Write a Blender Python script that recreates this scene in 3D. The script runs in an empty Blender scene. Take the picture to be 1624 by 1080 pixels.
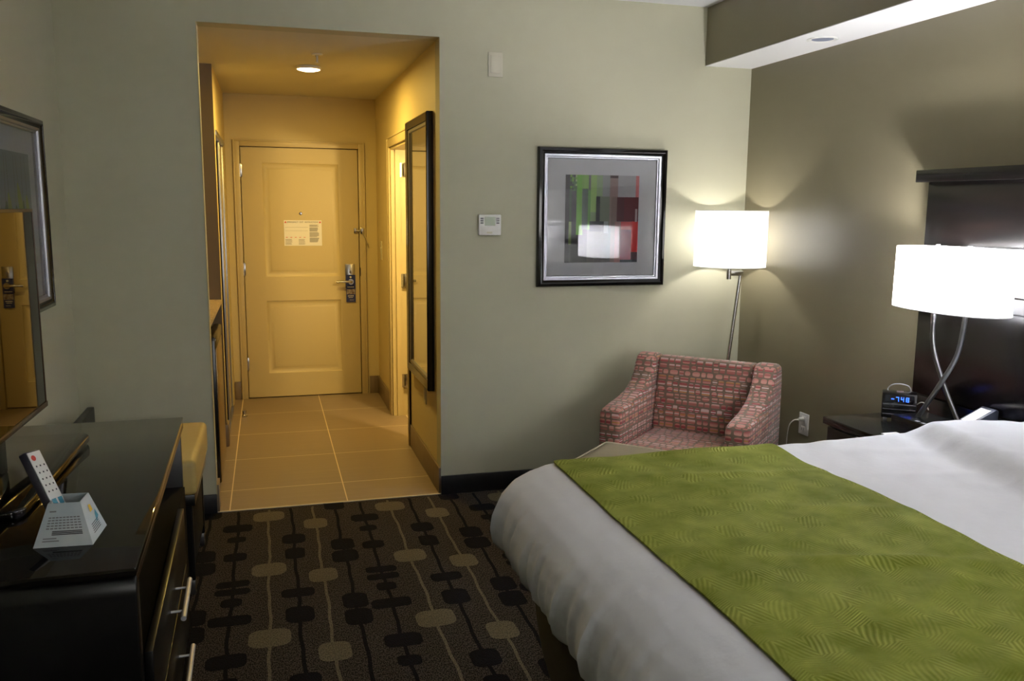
import bpy, bmesh, math, random
from mathutils import Vector, Matrix, noise
R_ = math.radians
random.seed(7)
scene = bpy.context.scene
COL = scene.collection

# ------------------------------------------------------------------ camera, world, exposure
cd = bpy.data.cameras.new('camera'); cam = bpy.data.objects.new('camera', cd); COL.objects.link(cam)
yaw, pitch, roll = R_(15.848), R_(8.781), R_(0.51)
fw = Vector((math.sin(yaw)*math.cos(pitch), math.cos(yaw)*math.cos(pitch), -math.sin(pitch)))
rt = Vector((math.cos(yaw), -math.sin(yaw), 0)); up = rt.cross(fw)
r2 = rt*math.cos(roll) + up*math.sin(roll); u2 = up*math.cos(roll) - rt*math.sin(roll)
m = Matrix.Identity(4)
for i in range(3):
    m[i][0] = r2[i]; m[i][1] = u2[i]; m[i][2] = -fw[i]
m[0][3], m[1][3], m[2][3] = 0, 0, 1.574
cam.matrix_world = m
cd.sensor_width = 36; cd.lens = 36*1363.74/1624; cd.clip_start = .05
scene.camera = cam
scene.view_settings.view_transform = 'Standard'; scene.view_settings.look = 'None'
scene.view_settings.gamma = 1; scene.view_settings.use_curve_mapping = False
scene.view_settings.exposure = 0.0
world = bpy.data.worlds.new('world'); scene.world = world; world.use_nodes = True
world.node_tree.nodes['Background'].inputs[0].default_value = (1, .98, .93, 1)
world.node_tree.nodes['Background'].inputs[1].default_value = 6.9
cy = scene.cycles
cy.max_bounces = 8; cy.diffuse_bounces = 5; cy.glossy_bounces = 5; cy.transmission_bounces = 6; cy.transparent_max_bounces = 10
cy.caustics_reflective = False; cy.caustics_refractive = False; cy.sample_clamp_indirect = 60
cy.use_denoising = True

TABLE_LAMP_W = 29.0; FLOOR_LAMP_W = 8.0; HALL_W = 27; BATH_W = 94
WHITE = (.97, .975, 1.0); WARM = (1, .67, .16)

# added daylight: a portal in the made-up window opening behind the camera
pl = bpy.data.lights.new('added_window_daylight', 'AREA'); pl.shape = 'RECTANGLE'; pl.size = 1.8; pl.size_y = 1.4
pl.cycles.is_portal = True
po = bpy.data.objects.new('added_window_daylight', pl); COL.objects.link(po)
po.location = (1.6, -1.31, 1.6); po.rotation_euler = (R_(90), 0, 0)

def lamp_light(name, loc, w, col, rad=.03, parent=None, kind='POINT', **kw):
    l = bpy.data.lights.new(name, kind); l.energy = w; l.color = col
    if kind != 'AREA': l.shadow_soft_size = rad
    for k, v in kw.items(): setattr(l, k, v)
    o = bpy.data.objects.new(name, l); COL.objects.link(o); o.location = loc
    if parent: o.parent = parent; o.location = Vector(loc) - parent.location
    return o

# ------------------------------------------------------------------ dimensions
D1, D2, X0, X1, ZH = 4.518, 7.247, -.295, .882, 2.435
RW, LW, H, ZS, XS = 2.688, -.911, 2.682, 2.367, 2.395
YB = -1.2; T = .12

# ------------------------------------------------------------------ materials
def s2l(c):
    return tuple(((x/255)/12.92 if x/255 <= .04045 else ((x/255+.055)/1.055)**2.4) for x in c)
def mat(name, rgb, rough=.5, metal=0, spec=.5, bump=None, var=None, **kw):
    M = bpy.data.materials.new(name); M.use_nodes = True
    nt = M.node_tree; b = nt.nodes['Principled BSDF']; c = (*s2l(rgb), 1)
    b.inputs['Base Color'].default_value = c
    b.inputs['Roughness'].default_value = rough; b.inputs['Metallic'].default_value = metal
    b.inputs['Specular IOR Level'].default_value = spec
    for k, v in kw.items(): b.inputs[k.replace('_', ' ')].default_value = v
    if bump or var:
        tc = nt.nodes.new('ShaderNodeTexCoord')
    if bump:
        n = nt.nodes.new('ShaderNodeTexNoise'); n.inputs['Scale'].default_value = bump[0]; n.inputs['Detail'].default_value = 3
        bm_ = nt.nodes.new('ShaderNodeBump'); bm_.inputs['Strength'].default_value = bump[1]; bm_.inputs['Distance'].default_value = bump[2] if len(bump) > 2 else .002
        nt.links.new(tc.outputs['Object'], n.inputs['Vector']); nt.links.new(n.outputs[0], bm_.inputs['Height']); nt.links.new(bm_.outputs[0], b.inputs['Normal'])
    if var:   # (scale vector, second colour)
        mp = nt.nodes.new('ShaderNodeMapping'); mp.inputs['Scale'].default_value = var[0]
        n2 = nt.nodes.new('ShaderNodeTexNoise'); n2.inputs['Scale'].default_value = 1; n2.inputs['Detail'].default_value = 4
        mx = nt.nodes.new('ShaderNodeMix'); mx.data_type = 'RGBA'; mx.inputs[6].default_value = c; mx.inputs[7].default_value = (*s2l(var[1]), 1)
        rp = nt.nodes.new('ShaderNodeMapRange'); rp.inputs[1].default_value = .35; rp.inputs[2].default_value = .65
        nt.links.new(tc.outputs['Object'], mp.inputs[0]); nt.links.new(mp.outputs[0], n2.inputs['Vector'])
        nt.links.new(n2.outputs[0], rp.inputs[0]); nt.links.new(rp.outputs[0], mx.inputs[0]); nt.links.new(mx.outputs[2], b.inputs['Base Color'])
    return M
def emis(name, rgb, s):
    M = bpy.data.materials.new(name); M.use_nodes = True; nt = M.node_tree; nt.nodes.clear()
    e = nt.nodes.new('ShaderNodeEmission'); o = nt.nodes.new('ShaderNodeOutputMaterial')
    e.inputs[0].default_value = (*s2l(rgb), 1); e.inputs[1].default_value = s; nt.links.new(e.outputs[0], o.inputs[0]); return M
def shade_mat():
    M = bpy.data.materials.new('lamp_shade_fabric'); M.use_nodes = True; nt = M.node_tree; nt.nodes.clear()
    d = nt.nodes.new('ShaderNodeBsdfDiffuse'); t = nt.nodes.new('ShaderNodeBsdfTranslucent'); x = nt.nodes.new('ShaderNodeMixShader'); o = nt.nodes.new('ShaderNodeOutputMaterial')
    d.inputs[0].default_value = (.85, .84, .84, 1); t.inputs[0].default_value = (.95, .95, .97, 1); x.inputs[0].default_value = .78
    nt.links.new(d.outputs[0], x.inputs[1]); nt.links.new(t.outputs[0], x.inputs[2]); nt.links.new(x.outputs[0], o.inputs[0]); return M
def pane_mat(name='glass_pane', k=1.8):
    M = bpy.data.materials.new(name); M.use_nodes = True; nt = M.node_tree; nt.nodes.clear()
    g = nt.nodes.new('ShaderNodeBsdfGlossy'); g.inputs['Roughness'].default_value = 0.0
    t = nt.nodes.new('ShaderNodeBsdfTransparent'); f = nt.nodes.new('ShaderNodeFresnel'); f.inputs[0].default_value = k
    x = nt.nodes.new('ShaderNodeMixShader'); o = nt.nodes.new('ShaderNodeOutputMaterial')
    nt.links.new(f.outputs[0], x.inputs[0]); nt.links.new(t.outputs[0], x.inputs[1]); nt.links.new(g.outputs[0], x.inputs[2]); nt.links.new(x.outputs[0], o.inputs[0]); return M
def math_(nt, op, a, b=None):
    n = nt.nodes.new('ShaderNodeMath'); n.operation = op
    for i, v in enumerate((a, b)):
        if v is None: continue
        if isinstance(v, (int, float)): n.inputs[i].default_value = v
        else: nt.links.new(v, n.inputs[i])
    return n.outputs[0]

WALL = mat('sage_paint', (182, 180, 156), .7, bump=(260, .15, .001))
HALLW = mat('hall_beige_paint', (204, 188, 142), .6, bump=(260, .15, .001))
ACCENT = mat('olive_taupe_paint', (125, 117, 93), .36, bump=(200, .25, .001))
CEIL = mat('white_ceiling_paint', (233, 233, 234), .8)
HALLCEIL = mat('hall_ceiling_paint', (205, 200, 185), .8)
TRIMP = mat('beige_trim_paint', (192, 176, 134), .4)
DOORP = mat('beige_door_paint', (194, 178, 134), .45)
BLACKBB = mat('black_baseboard', (20, 20, 23), .45)
TILEBB = mat('grey_brown_tile', (128, 112, 92), .4, var=((60, 60, 4), (118, 103, 86)))
ESPRESSO = mat('espresso_wood', (7, 7, 8), .34, var=((3, 3, 60), (11, 9, 9)))
HEADB = mat('headboard_wood', (6, 5, 5), .2, var=((4, 3, 40), (11, 7, 6)), bump=(60, .03, .001))
DESKTOP = mat('glossy_desk_top', (16, 15, 13), .04, spec=.6)
DESKEDGE = mat('desk_edge_wood', (70, 50, 34), .25)
SILVER = mat('brushed_nickel', (190, 188, 185), .25, 1)
CHROME = mat('satin_steel', (170, 170, 172), .3, 1)
BLKPL = mat('black_plastic', (14, 14, 15), .25)
GLOSSBLK = mat('gloss_black_plastic', (8, 8, 9), .06)
SCREEN = mat('television_glass', (6, 5, 5), .015, spec=.75)
BEZEL = mat('television_bezel', (70, 45, 30), .2)
WHITEPL = mat('white_plastic', (225, 225, 222), .35)
BEIGEPL = mat('beige_plastic', (200, 196, 176), .5)
PAPER = mat('white_paper', (226, 224, 222), .6)
MIRROR = mat('mirror_glass', (225, 228, 225), .0, 1)
PANE = pane_mat()
SHADE = shade_mat()
FRAMEBLK = mat('black_frame_lacquer', (10, 9, 12), .12)
FRAMESIL = mat('silver_frame_lip', (150, 150, 156), .4, 1)
MATBOARD = mat('white_mat_board', (206, 206, 210), .8)
SHEET = mat('white_bed_linen', (218, 220, 227), .85, bump=(35, .35, .004), Sheen_Weight=.2)
SKIRT = mat('dark_brown_bed_base_cloth', (62, 56, 44), .9)
TANLEA = mat('tan_leather', (176, 152, 92), .45, bump=(14, .3, .006))
OTTO = mat('taupe_upholstery', (140, 130, 106), .7, bump=(500, .2, .001))
PIPING = mat('cream_piping', (186, 176, 150), .6)
NAVY = mat('navy_card', (34, 48, 122), .5)
INK = mat('grey_print', (120, 120, 124), .7)
INKD = mat('dark_print', (60, 60, 66), .7)
REDINK = mat('red_print', (200, 60, 50), .6)
TEAL = mat('teal_print', (60, 140, 165), .5)
YELINK = mat('yellow_print', (225, 190, 60), .6)
PALEBLUE = mat('pale_blue_card', (186, 200, 206), .6, var=((12, 12, 12), (206, 212, 214)))
STAIN = mat('stainless_fridge', (150, 130, 100), .3, 1)
GRANITE = mat('speckled_counter', (190, 170, 140), .3, var=((80, 80, 80), (120, 100, 80)))
NICHEW = mat('niche_laminate', (104, 90, 68), .6)
LEGM = mat('brushed_lamp_metal', (128, 128, 130), .3, 1)
HANDLE = mat('satin_nickel_handle', (205, 205, 208), .5, .5)
MATTEBLK = mat('matte_black_wood', (9, 8, 8), .8, spec=.15)
ALU = mat('closet_aluminium', (165, 165, 165), .35, 1)
CLOSETP = mat('closet_panel_white', (200, 190, 165), .5)
LCD = mat('thermostat_display', (120, 132, 104), .2)
GROUT = mat('white_tile_strip', (205, 196, 180), .5)

def tile_mat():
    M = bpy.data.materials.new('hall_floor_tile'); M.use_nodes = True; nt = M.node_tree; b = nt.nodes['Principled BSDF']
    tc = nt.nodes.new('ShaderNodeTexCoord'); sp = nt.nodes.new('ShaderNodeSeparateXYZ'); nt.links.new(tc.outputs['Object'], sp.inputs[0])
    def line(out, off, per, w):
        a = math_(nt, 'ADD', out, -off); a = math_(nt, 'DIVIDE', a, per); a = math_(nt, 'FRACT', math_(nt, 'ADD', a, 100.5)); a = math_(nt, 'SUBTRACT', a, .5)
        a = math_(nt, 'ABSOLUTE', a); return math_(nt, 'LESS_THAN', a, w/per)
    lx = line(sp.outputs[0], .371, .606, .0028); ly = line(sp.outputs[1], 4.86, .61, .0025)
    g = math_(nt, 'MAXIMUM', lx, ly)
    mp = nt.nodes.new('ShaderNodeMapping'); mp.inputs['Scale'].default_value = (1.5, 70, 1)
    n = nt.nodes.new('ShaderNodeTexNoise'); n.inputs['Scale'].default_value = 1; n.inputs['Detail'].default_value = 5
    nt.links.new(tc.outputs['Object'], mp.inputs[0]); nt.links.new(mp.outputs[0], n.inputs['Vector'])
    m1 = nt.nodes.new('ShaderNodeMix'); m1.data_type = 'RGBA'; m1.inputs[6].default_value = (*s2l((128, 112, 96)), 1); m1.inputs[7].default_value = (*s2l((146, 130, 112)), 1)
    nt.links.new(n.outputs[0], m1.inputs[0])
    m2 = nt.nodes.new('ShaderNodeMix'); m2.data_type = 'RGBA'; m2.inputs[7].default_value = (*s2l((222, 205, 178)), 1)
    nt.links.new(g, m2.inputs[0]); nt.links.new(m1.outputs[2], m2.inputs[6]); nt.links.new(m2.outputs[2], b.inputs['Base Color'])
    b.inputs['Roughness'].default_value = .38
    return M
def carpet_mat(name, c1, c2):
    M = bpy.data.materials.new(name); M.use_nodes = True; nt = M.node_tree; b = nt.nodes['Principled BSDF']
    tc = nt.nodes.new('ShaderNodeTexCoord'); mp = nt.nodes.new('ShaderNodeMapping'); mp.inputs['Scale'].default_value = (260, 110, 1)
    v = nt.nodes.new('ShaderNodeTexNoise'); v.inputs['Scale'].default_value = 1; v.inputs['Detail'].default_value = 1
    rp = nt.nodes.new('ShaderNodeMapRange'); rp.inputs[1].default_value = .4; rp.inputs[2].default_value = .6
    mx = nt.nodes.new('ShaderNodeMix'); mx.data_type = 'RGBA'; mx.inputs[6].default_value = (*s2l(c1), 1); mx.inputs[7].default_value = (*s2l(c2), 1)
    bp = nt.nodes.new('ShaderNodeBump'); bp.inputs['Distance'].default_value = .004; bp.inputs['Strength'].default_value = .6
    L = nt.links.new
    L(tc.outputs['Object'], mp.inputs[0]); L(mp.outputs[0], v.inputs['Vector']); L(v.outputs[0], rp.inputs[0]); L(rp.outputs[0], mx.inputs[0]); L(mx.outputs[2], b.inputs['Base Color'])
    L(v.outputs[0], bp.inputs['Height']); L(bp.outputs[0], b.inputs['Normal']); b.inputs['Roughness'].default_value = .95; b.inputs['Specular IOR Level'].default_value = .1
    return M
CARPET = carpet_mat('carpet_pile_brown', (18, 15, 13), (70, 62, 54))
CARPDARK = carpet_mat('carpet_pile_black', (5, 5, 9), (12, 12, 18))
CARPLIGHT = carpet_mat('carpet_pile_sand', (74, 68, 52), (104, 96, 74))

def chair_mat():
    M = bpy.data.materials.new('pink_striped_dot_upholstery'); M.use_nodes = True; nt = M.node_tree; b = nt.nodes['Principled BSDF']; L = nt.links.new
    uv = nt.nodes.new('ShaderNodeUVMap'); sp = nt.nodes.new('ShaderNodeSeparateXYZ'); L(uv.outputs[0], sp.inputs[0])
    u, v = sp.outputs[0], sp.outputs[1]
    vr = math_(nt, 'DIVIDE', v, .0315); row = math_(nt, 'FLOOR', vr); fy = math_(nt, 'FRACT', vr)
    def wn(dim, *ins):
        n = nt.nodes.new('ShaderNodeTexWhiteNoise'); n.noise_dimensions = dim
        if dim == '1D': L(ins[0], n.inputs['W'])
        else:
            c = nt.nodes.new('ShaderNodeCombineXYZ')
            for i, s in enumerate(ins): L(s, c.inputs[i])
            L(c.outputs[0], n.inputs['Vector'])
        return n.outputs['Value']
    off = wn('1D', row)
    wob = math_(nt, 'MULTIPLY', math_(nt, 'SINE', math_(nt, 'ADD', math_(nt, 'MULTIPLY', u, 55), math_(nt, 'MULTIPLY', off, 30))), .16)
    ur = math_(nt, 'ADD', math_(nt, 'ADD', math_(nt, 'DIVIDE', u, .040), math_(nt, 'MULTIPLY', off, 5)), wob)
    cell = math_(nt, 'FLOOR', ur); fx = math_(nt, 'FRACT', ur)
    cr = wn('2D', cell, row)
    ax = math_(nt, 'ABSOLUTE', math_(nt, 'MULTIPLY', math_(nt, 'SUBTRACT', fx, .5), 2.55))
    ay = math_(nt, 'ABSOLUTE', math_(nt, 'MULTIPLY', math_(nt, 'SUBTRACT', fy, .5), 2.65))
    ex = math_(nt, 'ADD', math_(nt, 'MULTIPLY', cr, 5), 2.1)
    d = math_(nt, 'ADD', math_(nt, 'POWER', ax, ex), math_(nt, 'POWER', ay, ex))
    mask = math_(nt, 'LESS_THAN', d, 1.0)
    st = math_(nt, 'FLOOR', math_(nt, 'MULTIPLY', fy, 5))
    half = math_(nt, 'FLOOR', math_(nt, 'MULTIPLY', cr, 2.2))
    sr = wn('3D', row, st, half)
    ramp = nt.nodes.new('ShaderNodeValToRGB'); ramp.color_ramp.interpolation = 'CONSTANT'
    cols = [(0, (186, 124, 112)), (.22, (158, 94, 86)), (.4, (200, 176, 172)), (.56, (146, 58, 62)), (.68, (192, 140, 128)), (.86, (172, 124, 66)), (.91, (120, 100, 84))]
    e = ramp.color_ramp.elements
    e[0].position = 0; e[0].color = (*s2l(cols[0][1]), 1); e[1].position = cols[1][0]; e[1].color = (*s2l(cols[1][1]), 1)
    for p_, c_ in cols[2:]:
        k = e.new(p_); k.color = (*s2l(c_), 1)
    L(sr, ramp.inputs[0])
    mx = nt.nodes.new('ShaderNodeMix'); mx.data_type = 'RGBA'; mx.inputs[6].default_value = (*s2l((112, 94, 78)), 1)
    L(mask, mx.inputs[0]); L(ramp.outputs[0], mx.inputs[7]); L(mx.outputs[2], b.inputs['Base Color'])
    b.inputs['Roughness'].default_value = .75; b.inputs['Sheen Weight'].default_value = .2
    return M
CHAIRF = chair_mat()

def runner_mat():
    M = bpy.data.materials.new('green_chevron_velvet'); M.use_nodes = True; nt = M.node_tree; b = nt.nodes['Principled BSDF']; L = nt.links.new
    uv = nt.nodes.new('ShaderNodeUVMap'); sp = nt.nodes.new('ShaderNodeSeparateXYZ'); L(uv.outputs[0], sp.inputs[0])
    u, v = sp.outputs[0], sp.outputs[1]
    # chevrons: zigzag of u along v, broken into blocks
    nz = nt.nodes.new('ShaderNodeTexNoise'); nz.inputs['Scale'].default_value = 3.5; nz.inputs['Detail'].default_value = 2; L(uv.outputs[0], nz.inputs['Vector'])
    tri = math_(nt, 'PINGPONG', math_(nt, 'ADD', u, math_(nt, 'MULTIPLY', nz.outputs[0], .05)), .055)
    tri2 = math_(nt, 'PINGPONG', math_(nt, 'ADD', v, math_(nt, 'MULTIPLY', nz.outputs[0], .06)), .065)
    w = math_(nt, 'ADD', math_(nt, 'MULTIPLY', tri, .9), math_(nt, 'ADD', math_(nt, 'MULTIPLY', tri2, .6), v))
    ln = math_(nt, 'SINE', math_(nt, 'MULTIPLY', w, 2*math.pi/.0105))
    ln = math_(nt, 'ADD', math_(nt, 'MULTIPLY', ln, .5), .5)
    n2 = nt.nodes.new('ShaderNodeTexNoise'); n2.inputs['Scale'].default_value = 9; n2.inputs['Detail'].default_value = 3; L(uv.outputs[0], n2.inputs['Vector'])
    rp = nt.nodes.new('ShaderNodeMapRange'); rp.inputs[1].default_value = .38; rp.inputs[2].default_value = .62; L(n2.outputs[0], rp.inputs[0])
    amt = math_(nt, 'MULTIPLY', ln, math_(nt, 'ADD', math_(nt, 'MULTIPLY', rp.outputs[0], .75), .1))
    n3 = nt.nodes.new('ShaderNodeTexNoise'); n3.inputs['Scale'].default_value = 7; n3.inputs['Detail'].default_value = 7; n3.inputs['Roughness'].default_value = .62; L(uv.outputs[0], n3.inputs['Vector'])
    f = math_(nt, 'ADD', math_(nt, 'MULTIPLY', amt, .42), math_(nt, 'MULTIPLY', math_(nt, 'SUBTRACT', n3.outputs[0], .3), 1.25))
    mx = nt.nodes.new('ShaderNodeMix'); mx.data_type = 'RGBA'; mx.inputs[6].default_value = (*s2l((88, 97, 10)), 1); mx.inputs[7].default_value = (*s2l((160, 164, 80)), 1)
    L(f, mx.inputs[0]); L(mx.outputs[2], b.inputs['Base Color'])
    bp = nt.nodes.new('ShaderNodeBump'); bp.inputs['Strength'].default_value = .5; bp.inputs['Distance'].default_value = .0025
    L(amt, bp.inputs['Height']); L(bp.outputs[0], b.inputs['Normal'])
    b.inputs['Roughness'].default_value = .9; b.inputs['Specular IOR Level'].default_value = .15
    return M
RUNNER = runner_mat()

# ------------------------------------------------------------------ mesh helpers
def NB(): return bmesh.new()
def merge(bm, src, mi=0):
    me = bpy.data.meshes.new('tmp')
    for f in src.faces: f.material_index = mi
    src.to_mesh(me); src.free(); bm.from_mesh(me); bpy.data.meshes.remove(me)
def box(bm, x0, x1, y0, y1, z0, z1, bev=0, mi=0, seg=2):
    b = bmesh.new(); bmesh.ops.create_cube(b, size=1)
    for v in b.verts: v.co = Vector(((x0+x1)/2+v.co.x*(x1-x0), (y0+y1)/2+v.co.y*(y1-y0), (z0+z1)/2+v.co.z*(z1-z0)))
    if bev: bmesh.ops.bevel(b, geom=b.edges[:], offset=bev, segments=seg, affect='EDGES', profile=.5)
    merge(bm, b, mi); return bm
def prism(bm, pts, axis, a, c, bev=0, mi=0, seg=2):
    """pts 2D outline, extruded along axis from a to c; axis 0: pts=(y,z); 1: (x,z); 2: (x,y)"""
    b = bmesh.new()
    def P(p, h): return ((h, p[0], p[1]), (p[0], h, p[1]), (p[0], p[1], h))[axis]
    lo = [b.verts.new(P(p, a)) for p in pts]; hi = [b.verts.new(P(p, c)) for p in pts]
    b.faces.new(lo); b.faces.new(hi[::-1]); n = len(pts)
    for i in range(n): b.faces.new((lo[i], hi[i], hi[(i+1) % n], lo[(i+1) % n]))
    bmesh.ops.recalc_face_normals(b, faces=b.faces[:])
    if bev: 
        es = [e for e in b.edges if e.calc_face_angle(0) > .5]
        bmesh.ops.bevel(b, geom=es, offset=bev, segments=seg, affect='EDGES', profile=.5)
    merge(bm, b, mi); return bm
def catmull(pts, n=8):
    P = [Vector(p) for p in pts]; P = [2*P[0]-P[1]] + P + [2*P[-1]-P[-2]]; out = []
    for i in range(1, len(P)-2):
        for k in range(n):
            t = k/n; out.append(.5*((2*P[i]) + (P[i+1]-P[i-1])*t + (2*P[i-1]-5*P[i]+4*P[i+1]-P[i+2])*t*t + (3*P[i]-P[i-1]-3*P[i+1]+P[i+2])*t**3))
    out.append(P[-2]); return out
def tube(bm, pts, r, n=12, mi=0, caps=True):
    pts = [Vector(p) for p in pts]; b = bmesh.new(); rings = []
    t0 = (pts[1]-pts[0]).normalized(); nrm = t0.orthogonal().normalized()
    for i, p in enumerate(pts):
        t = (pts[min(i+1, len(pts)-1)] - pts[max(i-1, 0)]).normalized()
        nrm = (nrm - t*nrm.dot(t)).normalized(); bn = t.cross(nrm)
        rr = r[i] if isinstance(r, (list, tuple)) else r
        rings.append([b.verts.new(p + (nrm*math.cos(2*math.pi*k/n) + bn*math.sin(2*math.pi*k/n))*rr) for k in range(n)])
    for i in range(len(rings)-1):
        for k in range(n): b.faces.new((rings[i][k], rings[i][(k+1) % n], rings[i+1][(k+1) % n], rings[i+1][k]))
    if caps: b.faces.new(rings[0][::-1]); b.faces.new(rings[-1])
    bmesh.ops.recalc_face_normals(b, faces=b.faces[:])
    merge(bm, b, mi); return bm
def lathe(bm, prof, c, n=32, mi=0, sx=1, sy=1, close=True):
    b = bmesh.new(); rings = []
    for r, z in prof: rings.append([b.verts.new((c[0]+r*sx*math.cos(2*math.pi*k/n), c[1]+r*sy*math.sin(2*math.pi*k/n), c[2]+z)) for k in range(n)])
    for i in range(len(rings)-1):
        for k in range(n): b.faces.new((rings[i][k], rings[i][(k+1) % n], rings[i+1][(k+1) % n], rings[i+1][k]))
    if close: b.faces.new(rings[0][::-1]); b.faces.new(rings[-1])
    bmesh.ops.recalc_face_normals(b, faces=b.faces[:])
    merge(bm, b, mi); return bm
def nest(bm, rect, prof, fn, fill=True, mis=None, hole=None):
    """nested rectangles: prof = [(inset, depth)], fn(a, b, depth) -> 3D point"""
    a0, a1, b0, b1 = rect; loops = []
    for ins, d in prof:
        loops.append([bm.verts.new(fn(a, b, d)) for a, b in ((a0+ins, b0+ins), (a1-ins, b0+ins), (a1-ins, b1-ins), (a0+ins, b1-ins))])
    for i in range(len(loops)-1):
        for k in range(4):
            f = bm.faces.new((loops[i][k], loops[i][(k+1) % 4], loops[i+1][(k+1) % 4], loops[i+1][k]))
            if mis: f.material_index = mis[i]
    if fill:
        f = bm.faces.new(loops[-1]); 
        if mis: f.material_index = mis[-1]
def quad(bm, pts, mi=0):
    f = bm.faces.new([bm.verts.new(p) for p in pts]); f.material_index = mi; return f

def thing(name, label, cat, loc=(0, 0, 0), rotz=0, group=None):
    o = bpy.data.objects.new(name, None); COL.objects.link(o); o.empty_display_size = .1
    o.location = loc; o.rotation_euler = (0, 0, rotz); o['label'] = label; o['category'] = cat
    if group: o['group'] = group
    return o
def obj(name, bm, mats, parent=None, local=False, smooth=True, recalc=False, label=None, origin=None):
    me = bpy.data.meshes.new(name)
    if recalc: bmesh.ops.recalc_face_normals(bm, faces=bm.faces[:])
    bm.to_mesh(me); bm.free()
    for q in (mats if isinstance(mats, (list, tuple)) else [mats]): me.materials.append(q)
    if smooth:
        for p in me.polygons: p.use_smooth = True
        me.set_sharp_from_angle(angle=R_(32))
    o = bpy.data.objects.new(name, me); COL.objects.link(o)
    if parent is not None:
        o.parent = parent
        if not local:
            base = Vector(parent.location); p = parent.parent
            while p is not None: base += p.location; p = p.parent
            me.transform(Matrix.Translation(-base))
    elif origin is not None:
        me.transform(Matrix.Translation(-Vector(origin))); o.location = origin
    if label: o['label'] = label
    return o
def solo(name, bm, mats, label, cat, group=None, **kw):
    cs = [v.co for v in bm.verts]
    c = Vector(((min(v.x for v in cs)+max(v.x for v in cs))/2, (min(v.y for v in cs)+max(v.y for v in cs))/2, min(v.z for v in cs)))
    o = obj(name, bm, mats, origin=c, **kw); o['label'] = label; o['category'] = cat
    if group: o['group'] = group
    return o
def struct(name, bm, mats, label, cat='structure', **kw):
    o = obj(name, bm, mats, **kw); o['kind'] = 'structure'; o['label'] = label; o['category'] = cat; return o
def text_bm(s, size, fn, ext=.0004, align='LEFT'):
    cu = bpy.data.curves.new('t', 'FONT'); cu.body = s; cu.size = size; cu.extrude = ext; cu.align_x = align
    o = bpy.data.objects.new('t', cu); COL.objects.link(o)
    me = bpy.data.meshes.new_from_object(o.evaluated_get(bpy.context.evaluated_depsgraph_get()))
    bm = bmesh.new(); bm.from_mesh(me); bpy.data.objects.remove(o); bpy.data.curves.remove(cu); bpy.data.meshes.remove(me)
    for v in bm.verts: v.co = Vector(fn(v.co.x, v.co.y, v.co.z))
    return bm

# ------------------------------------------------------------------ the room shell
b = NB(); box(b, LW-T, RW+T, YB-T, D1, -.1, 0)
# inlaid carpet pattern: columns of blocks joined by wavering lines, repeat .6195 m across and 1.30 m along
PX, PY = .6195, 1.302
dark = {-.187: [(4.253, .139, .062), (4.103, .085, .045), (3.888, .102, .058), (3.597, .134, .04), (3.52, .138, .038), (3.419, .083, .048), (3.261, .16, .052)],
        .074: [(4.051, .108, .075), (3.871, .088, .08), (3.450, .134, .052), (3.252, .11, .085)],
        .294: [(3.927, .106, .085), (3.785, .12, .085), (3.32, .1, .085), (3.176, .105, .085)]}
light = {-.040: [(4.39, .153, .085), (3.715, .145, .085)], .185: [(4.233, .115, .085), (3.6, .12, .085)]}
def rrect(bm, cx, cy_, w, h, mi, z):
    pts = []; r = min(w, h)*.3; sk = random.uniform(-.004, .004)
    for (sx, sy, a0) in ((1, 1, 0), (-1, 1, 90), (-1, -1, 180), (1, -1, 270)):
        for k in range(4):
            a = R_(a0+k*30); x = cx+sx*(w/2-r)+r*math.cos(a)+random.uniform(-.0012, .0012); y = cy_+sy*(h/2-r)+r*math.sin(a)+sk*(x-cx)/w*2
            pts.append((x, min(max(y, YB), D1-.001), z))
    f = bm.faces.new([bm.verts.new(p) for p in pts]); f.material_index = mi
for ix in range(-1, 5):
    for tab, mi in ((light, 2), (dark, 1)):
        for x, bl in tab.items():
            cx = x+ix*PX
            if not (LW+.02 < cx < RW-.02): continue
            ph = random.random()*6
            prev = None; y = -1.15
            while y < D1-.002:
                xx = cx + .0035*math.sin(y*9+ph)+.002*math.sin(y*31+ph*2)
                if prev:
                    wv = .0072 if mi == 1 else .006
                    quad(b, [(prev[0]-wv, prev[1], .0006), (prev[0]+wv, prev[1], .0006), (xx+wv, y, .0006), (xx-wv, y, .0006)], mi)
                prev = (xx, y); y += .04
            for (by, w, h) in bl:
                for k in range(-1, 5):
                    y = by-k*PY
                    if -1.1 < y < D1-.01: rrect(b, cx, y, w, h*1.6, mi, .0010 if mi == 1 else .0009)
struct('floor', b, [CARPET, CARPDARK, CARPLIGHT], 'dark patterned carpet with black and sand blocks on wavy lines', 'carpet', smooth=False)
b = NB(); box(b, -.95, X1+T, D1, D2+T, -.1, 0); box(b, X1+T, 2.6, D1, 6.9, -.1, 0)
struct('floor_hall', b, tile_mat(), 'beige brown tiled floor of the entry hall with pale grout lines', 'floor', smooth=False)
b = NB(); box(b, X0, X1, D1-.006, D1+.006, 0, .004)
struct('trim_1', b, GROUT, 'thin pale strip where hall tiles meet the carpet', 'trim', smooth=False)

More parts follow.
